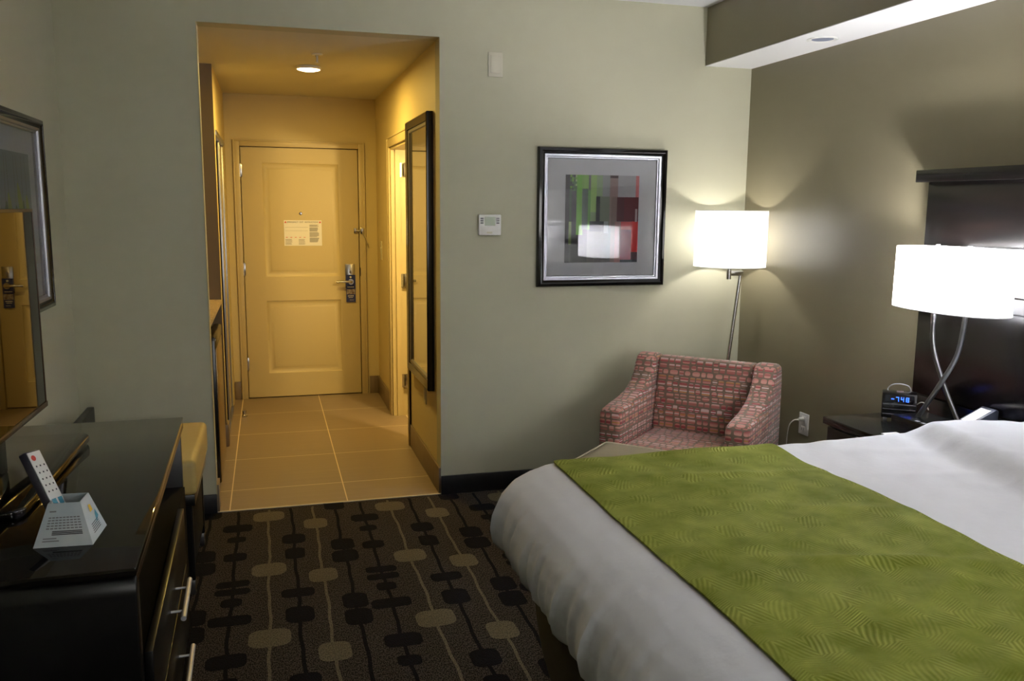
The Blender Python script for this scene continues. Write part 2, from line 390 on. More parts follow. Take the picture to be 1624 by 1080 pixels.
b = NB(); box(b, LW-T, RW+T, YB-T, D1+T, H, H+.1); struct('ceiling', b, CEIL, 'white room ceiling', 'ceiling', smooth=False)
b = NB(); box(b, -.95, 2.6, D1+T, D2+T, ZH, ZH+.1); struct('ceiling_hall', b, HALLCEIL, 'low ceiling of the entry hall', 'ceiling', smooth=False)
b = NB(); box(b, LW-T, LW, YB-T, D1+T, 0, H); struct('wall_left', b, WALL, 'grey green wall behind the television', 'wall', smooth=False)
b = NB(); box(b, RW, RW+T, YB-T, D1+T, 0, H); struct('wall_right', b, ACCENT, 'olive taupe accent wall behind the headboard', 'wall', smooth=False)
b = NB(); box(b, LW, X0, D1, D1+T, 0, H); box(b, X1, RW, D1, D1+T, 0, H); box(b, X0, X1, D1, D1+T, ZH, H)
struct('wall_far', b, WALL, 'sage painted wall with the hall opening and framed picture', 'wall', smooth=False)
b = NB(); box(b, XS, RW, YB, D1, ZS+.003, H-.002); struct('wall_soffit', b, ACCENT, 'olive taupe boxed soffit along the top of the right wall', 'wall', smooth=False)
b = NB(); box(b, XS, RW, YB, D1, ZS, ZS+.004); struct('trim_2', b, CEIL, 'white underside of the soffit', 'trim', smooth=False)
# rear wall with an added window to brighten the room (behind the camera)
wx0, wx1, wz0, wz1 = 0.7, 2.5, .9, 2.3
b = NB(); box(b, LW, wx0, YB-T, YB, 0, H); box(b, wx1, RW, YB-T, YB, 0, H); box(b, wx0, wx1, YB-T, YB, 0, wz0); box(b, wx0, wx1, YB-T, YB, wz1, H)
struct('wall_rear', b, WALL, 'sage painted wall with the added window', 'wall', smooth=False)
b = NB()
for (a, c, d, e) in ((wx0, wx0+.04, wz0, wz1), (wx1-.04, wx1, wz0, wz1), (wx0, wx1, wz0, wz0+.04), (wx0, wx1, wz1-.04, wz1), (1.58, 1.62, wz0, wz1)): box(b, a, c, YB-.08, YB-.04, d, e)
wfr = struct('added_window_1', b, WHITEPL, 'added white framed window behind the viewer', 'window', smooth=False)
b = NB(); box(b, wx0+.04, wx1-.04, YB-.064, YB-.058, wz0+.04, wz1-.04); obj('pane', b, PANE, wfr, smooth=False)
# hall walls
DJ0, DJ1 = -.19, .735
b = NB(); box(b, X0-.02, DJ0, D2, D2+T, 0, ZH); box(b, DJ1, X1+T, D2, D2+T, 0, ZH); box(b, DJ0, DJ1, D2, D2+T, 2.035, ZH)
struct('wall_hall_end', b, HALLW, 'hall end wall around the entrance door', 'wall', smooth=False)
BY0, BY1, BZ = 5.60, 6.40, 2.0
b = NB(); box(b, X1, X1+T, D1+T, BY0, 0, ZH); box(b, X1, X1+T, BY1, D2, 0, ZH); box(b, X1, X1+T, BY0, BY1, BZ, ZH)
struct('wall_hall_right', b, HALLW, 'hall wall with the tall mirror and bathroom doorway', 'wall', smooth=False)
CY0, CY1, CZ = 5.94, 6.98, 2.05
b = NB(); box(b, X0-T, X0-.003, 5.84, CY0, 0, ZH); box(b, X0-T, X0-.003, CY1, D2, 0, ZH); box(b, X0-T, X0-.003, CY0, CY1, CZ, ZH)
struct('wall_hall_left', b, HALLW, 'hall wall with the sliding closet opening', 'wall', smooth=False)
b = NB(); box(b, -.95, X0-.003, 5.80, 5.84, 0, ZH); struct('wall_niche_side', b, NICHEW, 'brown side panel of the refrigerator niche', 'wall', smooth=False)
b = NB(); box(b, -1.02, -.95, D1+T, D2+T, 0, ZH); struct('wall_niche_back', b, HALLW, 'back wall of niche and closet', 'wall', smooth=False)
b = NB(); box(b, -.95, X0-.02, D2, D2+T, 0, ZH); struct('wall_closet_end', b, HALLW, 'closet end wall', 'wall', smooth=False)
# bathroom shell
b = NB(); box(b, 2.6, 2.7, D1+T, 6.9, 0, ZH); struct('wall_bath_right', b, HALLW, 'bathroom wall seen through the doorway', 'wall', smooth=False)
b = NB(); box(b, X1+T, 2.6, 6.9, 7.0, 0, ZH); struct('wall_bath_far', b, HALLW, 'bathroom far wall', 'wall', smooth=False)
# baseboards
b = NB(); box(b, LW+.012, X0+.001, D1-.014, D1, 0, .10, .003); struct('baseboard_far_left', b, BLACKBB, 'black baseboard left of the hall opening', 'baseboard')
b = NB(); box(b, X1-.001, RW-.014, D1-.014, D1, 0, .105, .003); struct('baseboard_far_right', b, BLACKBB, 'black baseboard right of the hall opening', 'baseboard')
b = NB(); box(b, RW-.014, RW, YB, D1, 0, .105, .003); struct('baseboard_right', b, BLACKBB, 'black baseboard along the accent wall', 'baseboard')
b = NB(); box(b, LW, LW+.012, YB, D1, 0, .10, .003); struct('baseboard_left', b, BLACKBB, 'black baseboard along the left wall', 'baseboard')
b = NB(); box(b, X1-.012, X1, D1+.004, 5.52, 0, .148, .002); struct('baseboard_hall_near', b, TILEBB, 'tile baseboard under the tall mirror', 'baseboard')
b = NB(); box(b, X1-.012, X1, 6.49, D2, 0, .148, .002); box(b, .80, X1-.012, D2-.012, D2, 0, .148, .002); struct('baseboard_hall_corner', b, TILEBB, 'tile baseboard in the corner right of the entrance door', 'baseboard')
b = NB(); box(b, X0+.0, -.245, D2-.012, D2, 0, .148, .002); struct('baseboard_hall_left', b, TILEBB, 'tile baseboard left of the entrance door', 'baseboard')
b = NB(); box(b, X0-.002, X0+.010, 5.80, CY0-.01, 0, .148, .002, 0); box(b, X0-.05, X0+.004, 5.79, 5.80, 0, .148, .002); struct('baseboard_closet', b, TILEBB, 'tile baseboard at the closet corner', 'baseboard')
b = NB(); box(b, X0, X0+.003, D1-.004, D1+.012, .098, ZH); struct('trim_3', b, TRIMP, 'slim pale corner bead on the left edge of the opening', 'trim')
b = NB(); box(b, X0-.004, X0+.012, D1+.0, D1+T, 0, .148, .002); struct('baseboard_jamb', b, TILEBB, 'tile baseboard on the left jamb of the opening', 'baseboard')

# entrance door casing
def casing(b, a0, a1, z1, w, fn, d=.018):
    def bx(p0, p1, q0, q1):
        pr = [(0, 0), (0, d), (w*.25, d), (w*.3, d*.7), (w, d*.55), (w, 0)]
        return
    for (p0, p1, q0, q1) in ((a0-w, a0, 0, z1+w), (a1, a1+w, 0, z1+w), (a0, a1, z1, z1+w)):
        fn(b, p0, p1, q0, q1, d)
    e = .012
    for (p0, p1, q0, q1) in ((a0-w, a0-w+e, 0, z1+w), (a1+w-e, a1+w, 0, z1+w), (a0-w+e, a1+w-e, z1+w-e, z1+w)):
        fn(b, p0, p1, q0, q1, d+.007)
b = NB(); casing(b, DJ0, DJ1, 2.035, .05, lambda b, p0, p1, q0, q1, d: box(b, p0, p1, D2-d, D2, q0, q1, .002))
for q in ((DJ0-.001, DJ0+.03, 0, 2.036), (DJ1-.03, DJ1+.001, 0, 2.036), (DJ0, DJ1, 2.005, 2.036), (DJ0, DJ1, 0, .02)): box(b, q[0], q[1], D2+.05, D2+T, q[2], q[3])
struct('trim_4', b, TRIMP, 'beige casing around the entrance door', 'trim')
b = NB(); casing(b, BY0, BY1, BZ, .07, lambda b, p0, p1, q0, q1, d: box(b, X1-d*.8, X1, p0, p1, q0, q1, .002))
struct('trim_5', b, TRIMP, 'beige casing around the bathroom doorway', 'trim')
b = NB(); box(b, X1, X1+T, BY1, BY1+.003-.02, 0, BZ); box(b, X1, X1+T, BY0, BY0+.018, 0, BZ); box(b, X1, X1+T, BY0+.018, BY1-.018, BZ-.018, BZ)
box(b, X1+.03, X1+.065, BY1-.030, BY1-.018, 0, BZ-.018)
struct('trim_6', b, TRIMP, 'beige lining of the bathroom doorway', 'trim', smooth=False)

# entrance door -----------------------------------------------------
yd = D2+.004
def dfn(a, z, d): return (a, yd+d, z)
b = NB()
px0, px1 = -.022, .574
P1 = (px0, px1, 1.0, 1.91); P2 = (px0, px1, .205, .806)
dx0, dx1, dz0, dz1 = DJ0+.004, DJ1-.004, .006, 2.030
for (a0, a1, z0, z1) in ((dx0, px0, dz0, dz1), (px1, dx1, dz0, dz1), (px0, px1, dz0, .205), (px0, px1, .806, 1.0), (px0, px1, 1.91, dz1)):
    quad(b, [dfn(a0, z0, 0), dfn(a1, z0, 0), dfn(a1, z1, 0), dfn(a0, z1, 0)])
for Pn in (P1, P2): nest(b, Pn, [(0, 0), (.006, .006), (.022, .012), (.03, .013), (.05, .004), (.056, .003)], dfn)
box(b, dx0, dx1, yd+.015, yd+.044, dz0, dz1)
for q in ((dx0, dx0+.002, dz0, dz1), (dx1-.002, dx1, dz0, dz1), (dx0, dx1, dz0, dz0+.002), (dx0, dx1, dz1-.002, dz1)): box(b, q[0], q[1], yd, yd+.02, q[2], q[3])
door = struct('door_1', b, DOORP, 'beige two panel entrance door at the end of the hall', 'door', smooth=True)
for z in (1.847, 1.065, .292):
    b = NB(); tube(b, [(DJ0-.002, D2-.010, z-.05), (DJ0-.002, D2-.010, z+.05)], .008, 10); box(b, DJ0-.012, DJ0+.014, D2-.006, D2+.001, z-.05, z+.05, .001)
    for k in (-.055, .052): tube(b, [(DJ0-.002, D2-.010, z+k), (DJ0-.002, D2-.010, z+k+.004)], .005, 8)
    obj('hinge', b, SILVER, door)
b = NB(); lathe(b, [(.012, 0), (.012, .004), (.008, .007), (.0, .0075)], (0, 0, 0), 16, close=False)
for v in b.verts: v.co = Vector((.267+v.co.x, yd-v.co.z, 1.512+v.co.y))
obj('peephole', b, SILVER, door)
b = NB(); box(b, .612, .692, yd-.010, yd+.001, .90, 1.10, .003)
lk = obj('lock_plate', b, SILVER, door)
b = NB(); box(b, .648, .660, yd-.028, yd-.010, 1.022, 1.062, .003); obj('thumb_turn', b, SILVER, lk)
b = NB(); tube(b, [(.655, yd-.010, .955), (.655, yd-.040, .955)], [.027, .024], 20); tube(b, catmull([(.655, yd-.040, .955), (.655, yd-.062, .955), (.632, yd-.066, .957), (.585, yd-.066, .958), (.535, yd-.060, .957)]), .0105, 12)
obj('lever_handle', b, SILVER, lk)
# swing bar latch
b = NB(); box(b, .690, .718, yd-.012, yd+.001, 1.355, 1.395, .002); tube(b, [(.70, yd-.018, 1.375), (.765, yd-.030, 1.373)], .006, 10); lathe(b, [(.009, 0), (.009, .01)], (.7, yd-.018, 1.37), 10)
obj('latch_post', b, SILVER, door)
b = NB(); box(b, .742, .775, D2-.032, D2-.018, 1.350, 1.398, .002); tube(b, [(.76, D2-.03, 1.355), (.80, D2-.045, 1.26)], .004, 8)
solo('swing_latch', b, SILVER, 'small metal swing latch on the entrance door casing', 'latch')
b = NB(); box(b, DJ1-.001, DJ1+.004, D2-.0195, D2-.012, 1.0, 1.07); solo('strike_plate', b, BLKPL, 'dark strike plate on the casing beside the lever handle', 'strike plate')

# emergency notice ---------------------------------------------------
sy = yd + .0030 - .0025
sx0, sx1, sz0, sz1 = .132, .431, 1.252, 1.458
t = thing('evacuation_notice', 'white emergency exit instructions sheet on upper panel of entrance door', 'notice', ((sx0+sx1)/2, sy, sz0))
yy = sy-.0006
b = NB(); box(b, sx0, sx1, sy, sy+.0015, sz0, sz1)
merge(b, text_bm('EMERGENCY  EXIT  INSTRUCTIONS', .0155, lambda x, y, z: (.2815+x, yy-z, 1.4375+y), align='CENTER'), 1)
for x in (.145, .418): quad(b, [(x-.009, yy, 1.436), (x+.009, yy, 1.436), (x+.0015, yy, 1.45), (x-.0015, yy, 1.45)], 2)
for i in range(5): quad(b, [(.145+i*.035, yy, 1.318), (.16+i*.035, yy, 1.318), (.16+i*.035, yy, 1.322), (.145+i*.035, yy, 1.322)], 2)
for i in range(26):
    z = 1.418-i*.0055; w = random.uniform(.06, .076)
    if i in (3, 10, 18): continue
    quad(b, [(.333, yy, z), (.333+w, yy, z), (.333+w, yy, z+.0032), (.333, yy, z+.0032)], 3)
for zl in (1.40, 1.372):
    for i in range(20): quad(b, [(.143+i*.009, yy, zl), (.149+i*.009, yy, zl), (.149+i*.009, yy, zl+.002), (.143+i*.009, yy, zl+.002)], 3)
for x0 in (.141, .245):
    for i in range(8): quad(b, [(x0, yy, 1.262+i*.006), (x0+random.uniform(.04, .062), yy, 1.262+i*.006), (x0+.05, yy, 1.264+i*.006), (x0, yy, 1.264+i*.006)], 3)
obj('sheet', b, [PAPER, INKD, REDINK, INK], t, smooth=False)
# door hanger
hy = yd-.0135
t = thing('door_hanger', 'navy door hanger card hooked behind the entrance door lever', 'door hanger', (.655, hy, .785))
b = NB(); box(b, .617, .694, hy, hy+.0012, .785, 1.010)
c_ = NB(); lathe(c_, [(.008, 0), (.008, .0008)], (0, 0, 0), 16)
for v in c_.verts: v.co = Vector((.655+v.co.x, hy-.0004-v.co.z, .992+v.co.y))
merge(b, c_, 1)
for (z, x0, x1, h) in ((.905, .628, .682, .008), (.832, .63, .68, .007), (.820, .636, .674, .005), (.800, .645, .68, .003)):
    n = 7
    for i in range(n):
        a = x0+(x1-x0)*i/n; quad(b, [(a, hy-.0006, z), (a+(x1-x0)/n*.75, hy-.0006, z), (a+(x1-x0)/n*.75, hy-.0006, z+h), (a, hy-.0006, z+h)], 1)
quad(b, [(.622, hy-.0005, .848), (.690, hy-.0005, .848), (.690, hy-.0005, .892), (.622, hy-.0005, .892)], 2)
obj('card', b, [NAVY, PAPER, mat('brown_photo_print', (96, 66, 60), .5, var=((40, 1, 60), (170, 165, 170)))], t, smooth=False)
b = NB(); lathe(b, [(.02, 0), (.02, .012), (.013, .016), (.013, .035), (.016, .037), (.016, .05), (.0, .052)], (-.209, 6.62, 0), 16, close=False); solo('door_stop', b, SILVER, 'small metal floor door stop on the hall tiles', 'door stop')
b = NB(); box(b, X1-.006, X1, 6.93, 7.01, 1.15, 1.30, .002); box(b, X1-.010, X1-.006, 6.955, 6.985, 1.20, 1.25, .001)
solo('light_switch', b, BEIGEPL, 'beige switch plate on hall wall before the entrance door', 'light switch')
b = NB(); box(b, X1-.006, X1, 4.955, 5.03, .41, .53, .002); box(b, X1-.009, X1-.006, 4.972, 5.013, .435, .505, .001)
solo('wall_outlet', b, BEIGEPL, 'beige outlet plate low on hall wall below the tall mirror', 'outlet')

# bathroom door, opened away from the hall
b = NB(); box(b, X1+T+.006, X1+T+.70, BY1-.058, BY1-.020, .012, BZ-.025, .002)
bd = struct('door_2', b, DOORP, 'open bathroom door lit by the bathroom light', 'door')
for z in (1.84, 1.03, .27):
    b = NB(); box(b, X1+T-.032, X1+T+.034, BY1-.0605, BY1-.0575, z-.05, z+.05, .0005); box(b, X1+.06, X1+T-.004, BY1-.0215, BY1-.0195+.0005, z-.05, z+.05)
    tube(b, [(X1+T, BY1-.064, z-.05), (X1+T, BY1-.064, z+.05)], .006, 8); obj('hinge', b, SILVER, bd)

# closet sliding doors and track
b = NB(); box(b, X0-.075, X0-.045, CY0+.01, 6.50, .02, CZ-.04, .002); cl = struct('door_3', b, CLOSETP, 'sliding closet door panel in the hall', 'door')
for y in (CY0+.01, 6.47):
    b = NB(); box(b, X0-.080, X0-.030, y, y+.03, .015, CZ-.035, .002); obj('stile', b, ALU, cl)
b = NB(); box(b, X0-.040, X0-.018, 6.46, CY1-.01, .02, CZ-.04, .002); cl = struct('door_4', b, CLOSETP, 'front sliding closet door panel in the hall', 'door')
for y in (6.46, CY1-.04):
    b = NB(); box(b, X0-.045, X0-.008, y, y+.03, .015, CZ-.035, .002); obj('stile', b, ALU, cl)
b = NB(); box(b, X0-.085, X0+.004, CY0, CY1, CZ-.035, CZ-.001, .002); box(b, X0-.085, X0, CY0, CY1, 0, .012); struct('trim_7', b, ALU, 'metal closet track', 'trim')

# refrigerator niche --------------------------------------------------
b = NB(); box(b, -.945, X0-.003, D1+T+.005, 5.795, .945, .975, .003); solo('countertop', b, GRANITE, 'speckled stone counter in the niche above the refrigerator', 'counter')
t = thing('mini_refrigerator', 'compact refrigerator with black side under the niche counter', 'refrigerator', (-.6, 5.05, 0))
b = NB(); box(b, -.90, -.335, 4.85, 5.44, .02, .86, .006); obj('cabinet', b, BLKPL, t)
b = NB(); box(b, -.333, -.290, 4.85, 5.44, .05, .855, .006); fd = obj('door', b, BLKPL, t)
b = NB(); box(b, -.2905, -.2865, 4.858, 5.432, .056, .80, .001); obj('front_panel', b, STAIN, fd, label='stainless front of the refrigerator door')
b = NB(); box(b, -.333, -.285, 4.86, 5.43, .80, .868, .012); obj('handle', b, BLKPL, fd)
b = NB(); box(b, -.2866, -.2855, 4.88, 4.91, .64, .67); obj('badge', b, SILVER, fd)
for x in (-.86, -.40):
    for y in (4.89, 5.38): b = NB(); tube(b, [(x, y, 0), (x, y, .022)], .018, 10); obj('foot', b, BLKPL, t)

# hall ceiling light and sprinkler --------------------------------------
t = thing('ceiling_light', 'round lit ceiling light in the entry hall', 'ceiling light', (.284, 5.72, ZH-.03))
b = NB(); lathe(b, [(.074, .03), (.079, .024), (.079, .016), (.072, .012)], (.284, 5.72, ZH-.03), 40, close=False); obj('trim_ring', b, WHITEPL, t)
b = NB(); lathe(b, [(.0, .001), (.04, .003), (.068, .010), (.073, .016)], (.284, 5.72, ZH-.030), 40, close=False); obj('lens', b, emis('ceiling_light_lens', (255, 214, 160), 14), t)
lamp_light('ceiling_light_source', (.284, 5.72, ZH-.034), HALL_W, WARM, kind='AREA', shape='DISK', size=.13, parent=t)
t = thing('fire_sprinkler', 'small white sprinkler head on the hall ceiling beside the light', 'sprinkler', (.309, 5.24, ZH-.055))
b = NB(); lathe(b, [(.034, 0), (.030, -.006), (.012, -.009)], (.309, 5.24, ZH), 20, close=False); obj('escutcheon', b, WHITEPL, t)
b = NB(); tube(b, [(.309, 5.24, ZH-.005), (.309, 5.24, ZH-.045)], .006, 10); lathe(b, [(.014, 0), (.014, .002)], (.309, 5.24, ZH-.05), 12); obj('nozzle', b, WHITEPL, t)
lamp_light('bathroom_light', (1.38, 4.98, 1.88), BATH_W, (1, .72, .30), .06)

# tall mirror on the hall wall -------------------------------------------
t = thing('wall_mirror', 'tall black framed mirror on the right wall of the hall', 'mirror', (X1, 5.05, .54))
my0, my1, mz0, mz1 = 4.70, 5.44, .545, 2.085
def mf(a, z, d): return (X1-d, a, z)
b = NB(); nest(b, (my0, my1, mz0, mz1), [(0, .002), (0, .036), (.006, .040), (.045, .034), (.052, .022)], mf, fill=False); obj('frame', b, FRAMEBLK, t, recalc=True)
b = NB(); nest(b, (my0, my1, mz0, mz1), [(.050, .020), (.051, .030), (.064, .026), (.070, .016)], mf, fill=False); obj('inner_lip', b, FRAMESIL, t, recalc=True)
b = NB(); box(b, X1-.018, X1-.003, my0+.058, my1-.058, mz0+.058, mz1-.058); obj('mirror_glass', b, MIRROR, t, smooth=False)

# framed abstract picture ----------------------------------------------
def picture(name, label, rect, axis, wall, artfn, artrect, rots=0):
    a0, a1, z0, z1 = rect
    fn = (lambda a, z, d: (a, wall-d, z)) if axis == 1 else (lambda a, z, d: (wall+d, a, z))
    t = thing(name, label, 'picture', fn((a0+a1)/2, z0, 0))
    b = NB(); nest(b, rect, [(0, .002), (0, .024), (.005, .033), (.018, .036), (.026, .028), (.036, .024), (.038, .016)], fn, fill=False); obj('frame', b, FRAMEBLK, t, recalc=True)
    b = NB(); nest(b, rect, [(.036, .016), (.037, .025), (.047, .022), (.050, .015), (.056, .014), (.060, .008)], fn, fill=False); obj('silver_lip', b, FRAMESIL, t, recalc=True)
    b = NB(); nest(b, (a0+.045, a1-.045, z0+.045, z1-.045), [(0, .003), (0, .006)], fn)
    obj('mat_board', b, MATBOARD, t, smooth=False, recalc=True)
    b = NB(); ms = artfn(b, artrect, fn); obj('print', b, ms, t, smooth=False)
    b = NB(); quad(b, [fn(a0+.05, z0+.05, .0125), fn(a1-.05, z0+.05, .0125), fn(a1-.05, z1-.05, .0125), fn(a0+.05, z1-.05, .0125)]); obj('glass', b, PANE, t, smooth=False)
    return t
def abstract(b, ar, fn):
    ms = []; cache = {}
    a0, a1, z0, z1 = ar; k = [0]
    def R(u0, v0, u1, v1, c):
        if c not in cache: cache[c] = len(ms); ms.append(mat('art_tone', c, .6))
        k[0] += 1; d = .0065+k[0]*.00004
        q = [fn(a0+(a1-a0)*u, z1-(z1-z0)*v, d) for u, v in ((u0, v1), (u1, v1), (u1, v0), (u0, v0))]; quad(b, q, cache[c])
    R(0, 0, 1, 1, (110, 108, 100)); R(0, .6, .3, 1, (62, 62, 62)); R(.3, .6, .62, 1, (96, 94, 90)); R(0, 0, .06, 1, (26, 26, 32))
    R(.06, 0, .155, .18, (70, 110, 60)); R(.06, .18, .155, .53, (42, 44, 48)); R(.06, .53, .15, 1, (60, 62, 60)); R(.055, .1, .085, .6, (40, 62, 44))
    R(.15, 0, .235, .68, (106, 172, 48)); R(.235, 0, .31, .6, (128, 176, 74)); R(.22, 0, .25, .6, (120, 170, 66)); R(.225, .155, .305, .62, (80, 98, 78)); R(.305, .17, .34, .62, (100, 150, 74))
    R(.34, 0, .42, .53, (150, 186, 104)); R(.34, .42, .415, .6, (134, 156, 112)); R(.42, 0, .5, .24, (142, 164, 124)); R(.5, 0, .6, .24, (152, 154, 152))
    R(.465, .24, .7, .6, (118, 124, 106)); R(.415, .24, .468, .53, (28, 28, 34)); R(.6, 0, .71, .6, (146, 122, 118)); R(.6, 0, .71, .03, (60, 30, 34)); R(.62, .24, .7, 1, (128, 106, 98)); R(.68, .53, .76, 1, (156, 104, 98))
    R(.71, 0, .965, .245, (170, 166, 170)); R(.955, 0, 1, .25, (196, 110, 112)); R(.7, .245, 1, .525, (92, 16, 28)); R(.7, .245, .8, .525, (78, 20, 30))
    R(.76, .525, .92, .97, (150, 62, 74)); R(.91, .525, 1, .88, (206, 40, 34)); R(.76, .53, .92, .62, (190, 44, 40)); R(.91, .88, 1, .97, (70, 30, 36)); R(.76, .97, 1, 1, (30, 24, 30))
    R(.955, .38, .985, .53, (176, 150, 150)); R(.05, .53, .085, .79, (128, 148, 90)); R(.33, .525, .525, .64, (50, 54, 56)); R(.525, .525, .585, .66, (160, 164, 162))
    rr = random.Random(3)
    for i in range(4):
        for j in range(7):
            if rr.random() < .6: R(.062+i*.023, .002+j*.025, .062+i*.023+.022, .002+j*.025+.024, rr.choice([(30, 34, 30), (120, 170, 60), (160, 190, 120), (60, 90, 50)]))
    return ms
picture('framed_picture', 'black framed abstract print of red and green blocks beside the floor lamp', (1.415, 2.172, 1.144, 1.900), 1, D1, abstract, (1.577, 2.012, 1.275, 1.755))
def botanical(b, ar, fn):
    ms = [mat('photo_grey', (128, 136, 138), .6), mat('pod_green', (138, 146, 40), .6), mat('stem_brown', (92, 88, 56), .6), mat('leaf_dark', (62, 84, 30), .6)]
    a0, a1, z0, z1 = ar
    quad(b, [fn(a0, z0, .0065), fn(a1, z0, .0065), fn(a1, z1, .0065), fn(a0, z1, .0065)], 0)
    def ell(cx, cz, w, h, mi, d, tilt=0):
        pts = []
        for k in range(20):
            a = 2*math.pi*k/20; x = w*math.cos(a)*(1-.25*math.sin(a)); z = h*math.sin(a)
            pts.append(fn(cx+x*math.cos(tilt)-z*math.sin(tilt), cz+x*math.sin(tilt)+z*math.cos(tilt), d))
        f = b.faces.new([b.verts.new(p) for p in pts]); f.material_index = mi
    W = a1-a0; Hh = z1-z0
    for i, (u, v, s_, tl) in enumerate(((.86, .50, .05, .1), (.70, .42, .06, -.1), (.62, .60, .05, .3), (.48, .38, .06, 0), (.30, .5, .055, .2), (.15, .42, .06, -.2))):
        x = a0+W*u; z = z0+Hh*v; ell(x, z, s_*.55, s_*1.6, 1 if i % 2 == 0 else 3, .0068+.0001*i, tl)
        quad(b, [fn(x-.002, z, .0066), fn(x+.002, z, .0066), fn(x+.004-tl*.1, z1-.01, .0066), fn(x-tl*.1, z1-.01, .0066)], 2)
    return ms
picture('framed_picture', 'black framed plant photograph on the left wall behind the television', (3.28, 4.05, 1.14, 1.915), 0, LW, botanical, (3.45, 3.88, 1.29, 1.765))

# wall plate and thermostat ----------------------------------------------
b = NB(); box(b, 1.139, 1.218, D1-.006, D1, 2.25, 2.375, .002); box(b, 1.152, 1.205, D1-.009, D1-.006, 2.268, 2.357, .002); solo('blank_wall_plate', b, BEIGEPL, 'pale blank plate high on the far wall', 'wall plate')
t = thing('thermostat', 'white thermostat on the far wall left of the framed picture', 'thermostat', (1.147, D1, 1.426))
b = NB(); box(b, 1.086, 1.209, D1-.028, D1, 1.427, 1.537, .005); obj('housing', b, WHITEPL, t)
b = NB(); box(b, 1.118, 1.176, D1-.0295, D1-.028, 1.478, 1.524); obj('display', b, LCD, t, smooth=False)
for x in (1.094, 1.182):
    for k in range(3):
        b = NB(); box(b, x, x+.016, D1-.030, D1-.028, 1.512-k*.012, 1.520-k*.012, .0008); obj('button', b, INK, t)
b = NB(); box(b, 1.130, 1.160, D1-.030, D1-.028, 1.436, 1.446, .001); obj('button', b, BEIGEPL, t)

# soffit downlight
t = thing('downlight', 'unlit round recessed downlight under the soffit', 'downlight', (2.535, 3.646, ZS))
b = NB(); lathe(b, [(.048, .0), (.066, -.006), (.072, -.004), (.072, 0)], (2.535, 3.646, ZS), 36, close=False); obj('trim_ring', b, WHITEPL, t)
b = NB(); lathe(b, [(0, -.0008), (.050, -.0012)], (2.535, 3.646, ZS), 36, close=False); obj('lens', b, mat('frosted_lens', (150, 158, 182), .25), t)

# ------------------------------------------------------------------ desk
DR = R_(1.05)
t = thing('desk', 'long dark desk with glossy top and silver drawer handles along left wall', 'desk', (-.336, 3.455, 0), DR)
DL = 1.46; DX = -.565     # local: x from DX to 0 (front edge), y from -DL to 0
b = NB(); box(b, DX, 0, -DL, 0, .745, .765, .003); obj('top', b, DESKTOP, t, local=True)
b = NB(); box(b, DX+.004, -.001, -DL+.02, -.002, .722, .7445, .002); obj('top_edge', b, DESKEDGE, t, local=True, label='brown wood front edge of the desk top')
b = NB(); prism(b, [(-DL+.001, 0), (-DL+.001, .7)]+[(-DL+.001+.032*(1-math.cos(R_(a))), .7+.044*math.sin(R_(a))) for a in range(10, 91, 10)]+[(-DL+.05, .744), (-DL+.05, 0)], 0, DX, -.002, .004); obj('side_panel', b, ESPRESSO, t, local=True)
b = NB(); box(b, DX, -.01, -.04, -.004, 0, .721, .002); obj('side_panel', b, ESPRESSO, t, local=True)
b = NB(); box(b, DX, -.003, -1.40, -.045, .09, .50, .002); obj('carcass', b, mat('unlit_carcass', (6, 6, 6), .9, spec=.1), t, local=True)  # shade of the open gap put into the dark matte colour
b = NB(); box(b, DX, DX+.012, -1.40, -.045, .5, .72); obj('back_panel', b, mat('matte_back_panel', (8, 8, 8), .9, spec=.1), t, local=True)
b = NB(); box(b, DX+.03, -.06, -1.40, -.045, 0, .09, 0); obj('plinth', b, BLACKBB, t, local=True)
for (z0, z1) in ((.335, .530), (.095, .328)):
    for (y0, y1, hy0, hy1) in ((-1.40, -.385, -1.02, -.75),):
        b = NB(); box(b, -.002, .018, y0, y1, z0, z1, .003); dr = obj('drawer', b, ESPRESSO, t, local=True)
        zc = (z0+z1)/2 - .01
        b = NB(); tube(b, [(.055, hy0, zc), (.055, hy1, zc)], .0075, 12)
        for y in (hy0+.05, hy1-.06): tube(b, [(.018, y, zc), (.055, y, zc)], .004, 8)
        h = obj('handle', b, HANDLE, dr, local=True)

# luggage bench behind the desk
t = thing('luggage_bench', 'low bench with tan leather top between the desk and the far wall', 'bench', (-.55, 3.85, 0))
b = NB(); box(b, -.795, -.302, 3.50, 4.16, .43, .575, .022, 0, 4)
obj('cushion', b, TANLEA, t)
b = NB(); box(b, -.79, -.312, 3.51, 4.15, .385, .432, .004); obj('rail', b, ESPRESSO, t)
for x in (-.765, -.345):
    for y in (3.56, 4.09):
        b = NB(); prism(b, [(x-.018, y-.022), (x+.018, y-.022), (x+.018, y+.022), (x-.018, y+.022)], 2, .06, .386, .003); lg = obj('leg', b, MATTEBLK, t)
        b = NB(); box(b, x-.016, x+.016, y-.019, y+.019, 0, .062, .002); obj('foot_cap', b, CHROME, lg)
b = NB(); box(b, -.352, -.330, 3.53, 4.105, .10, .386, .002); obj('side_panel', b, MATTEBLK, t)
b = NB(); box(b, -.815, -.785, 3.50, 4.20, .40, .66, .003); obj('guard_rail', b, ESPRESSO, t)

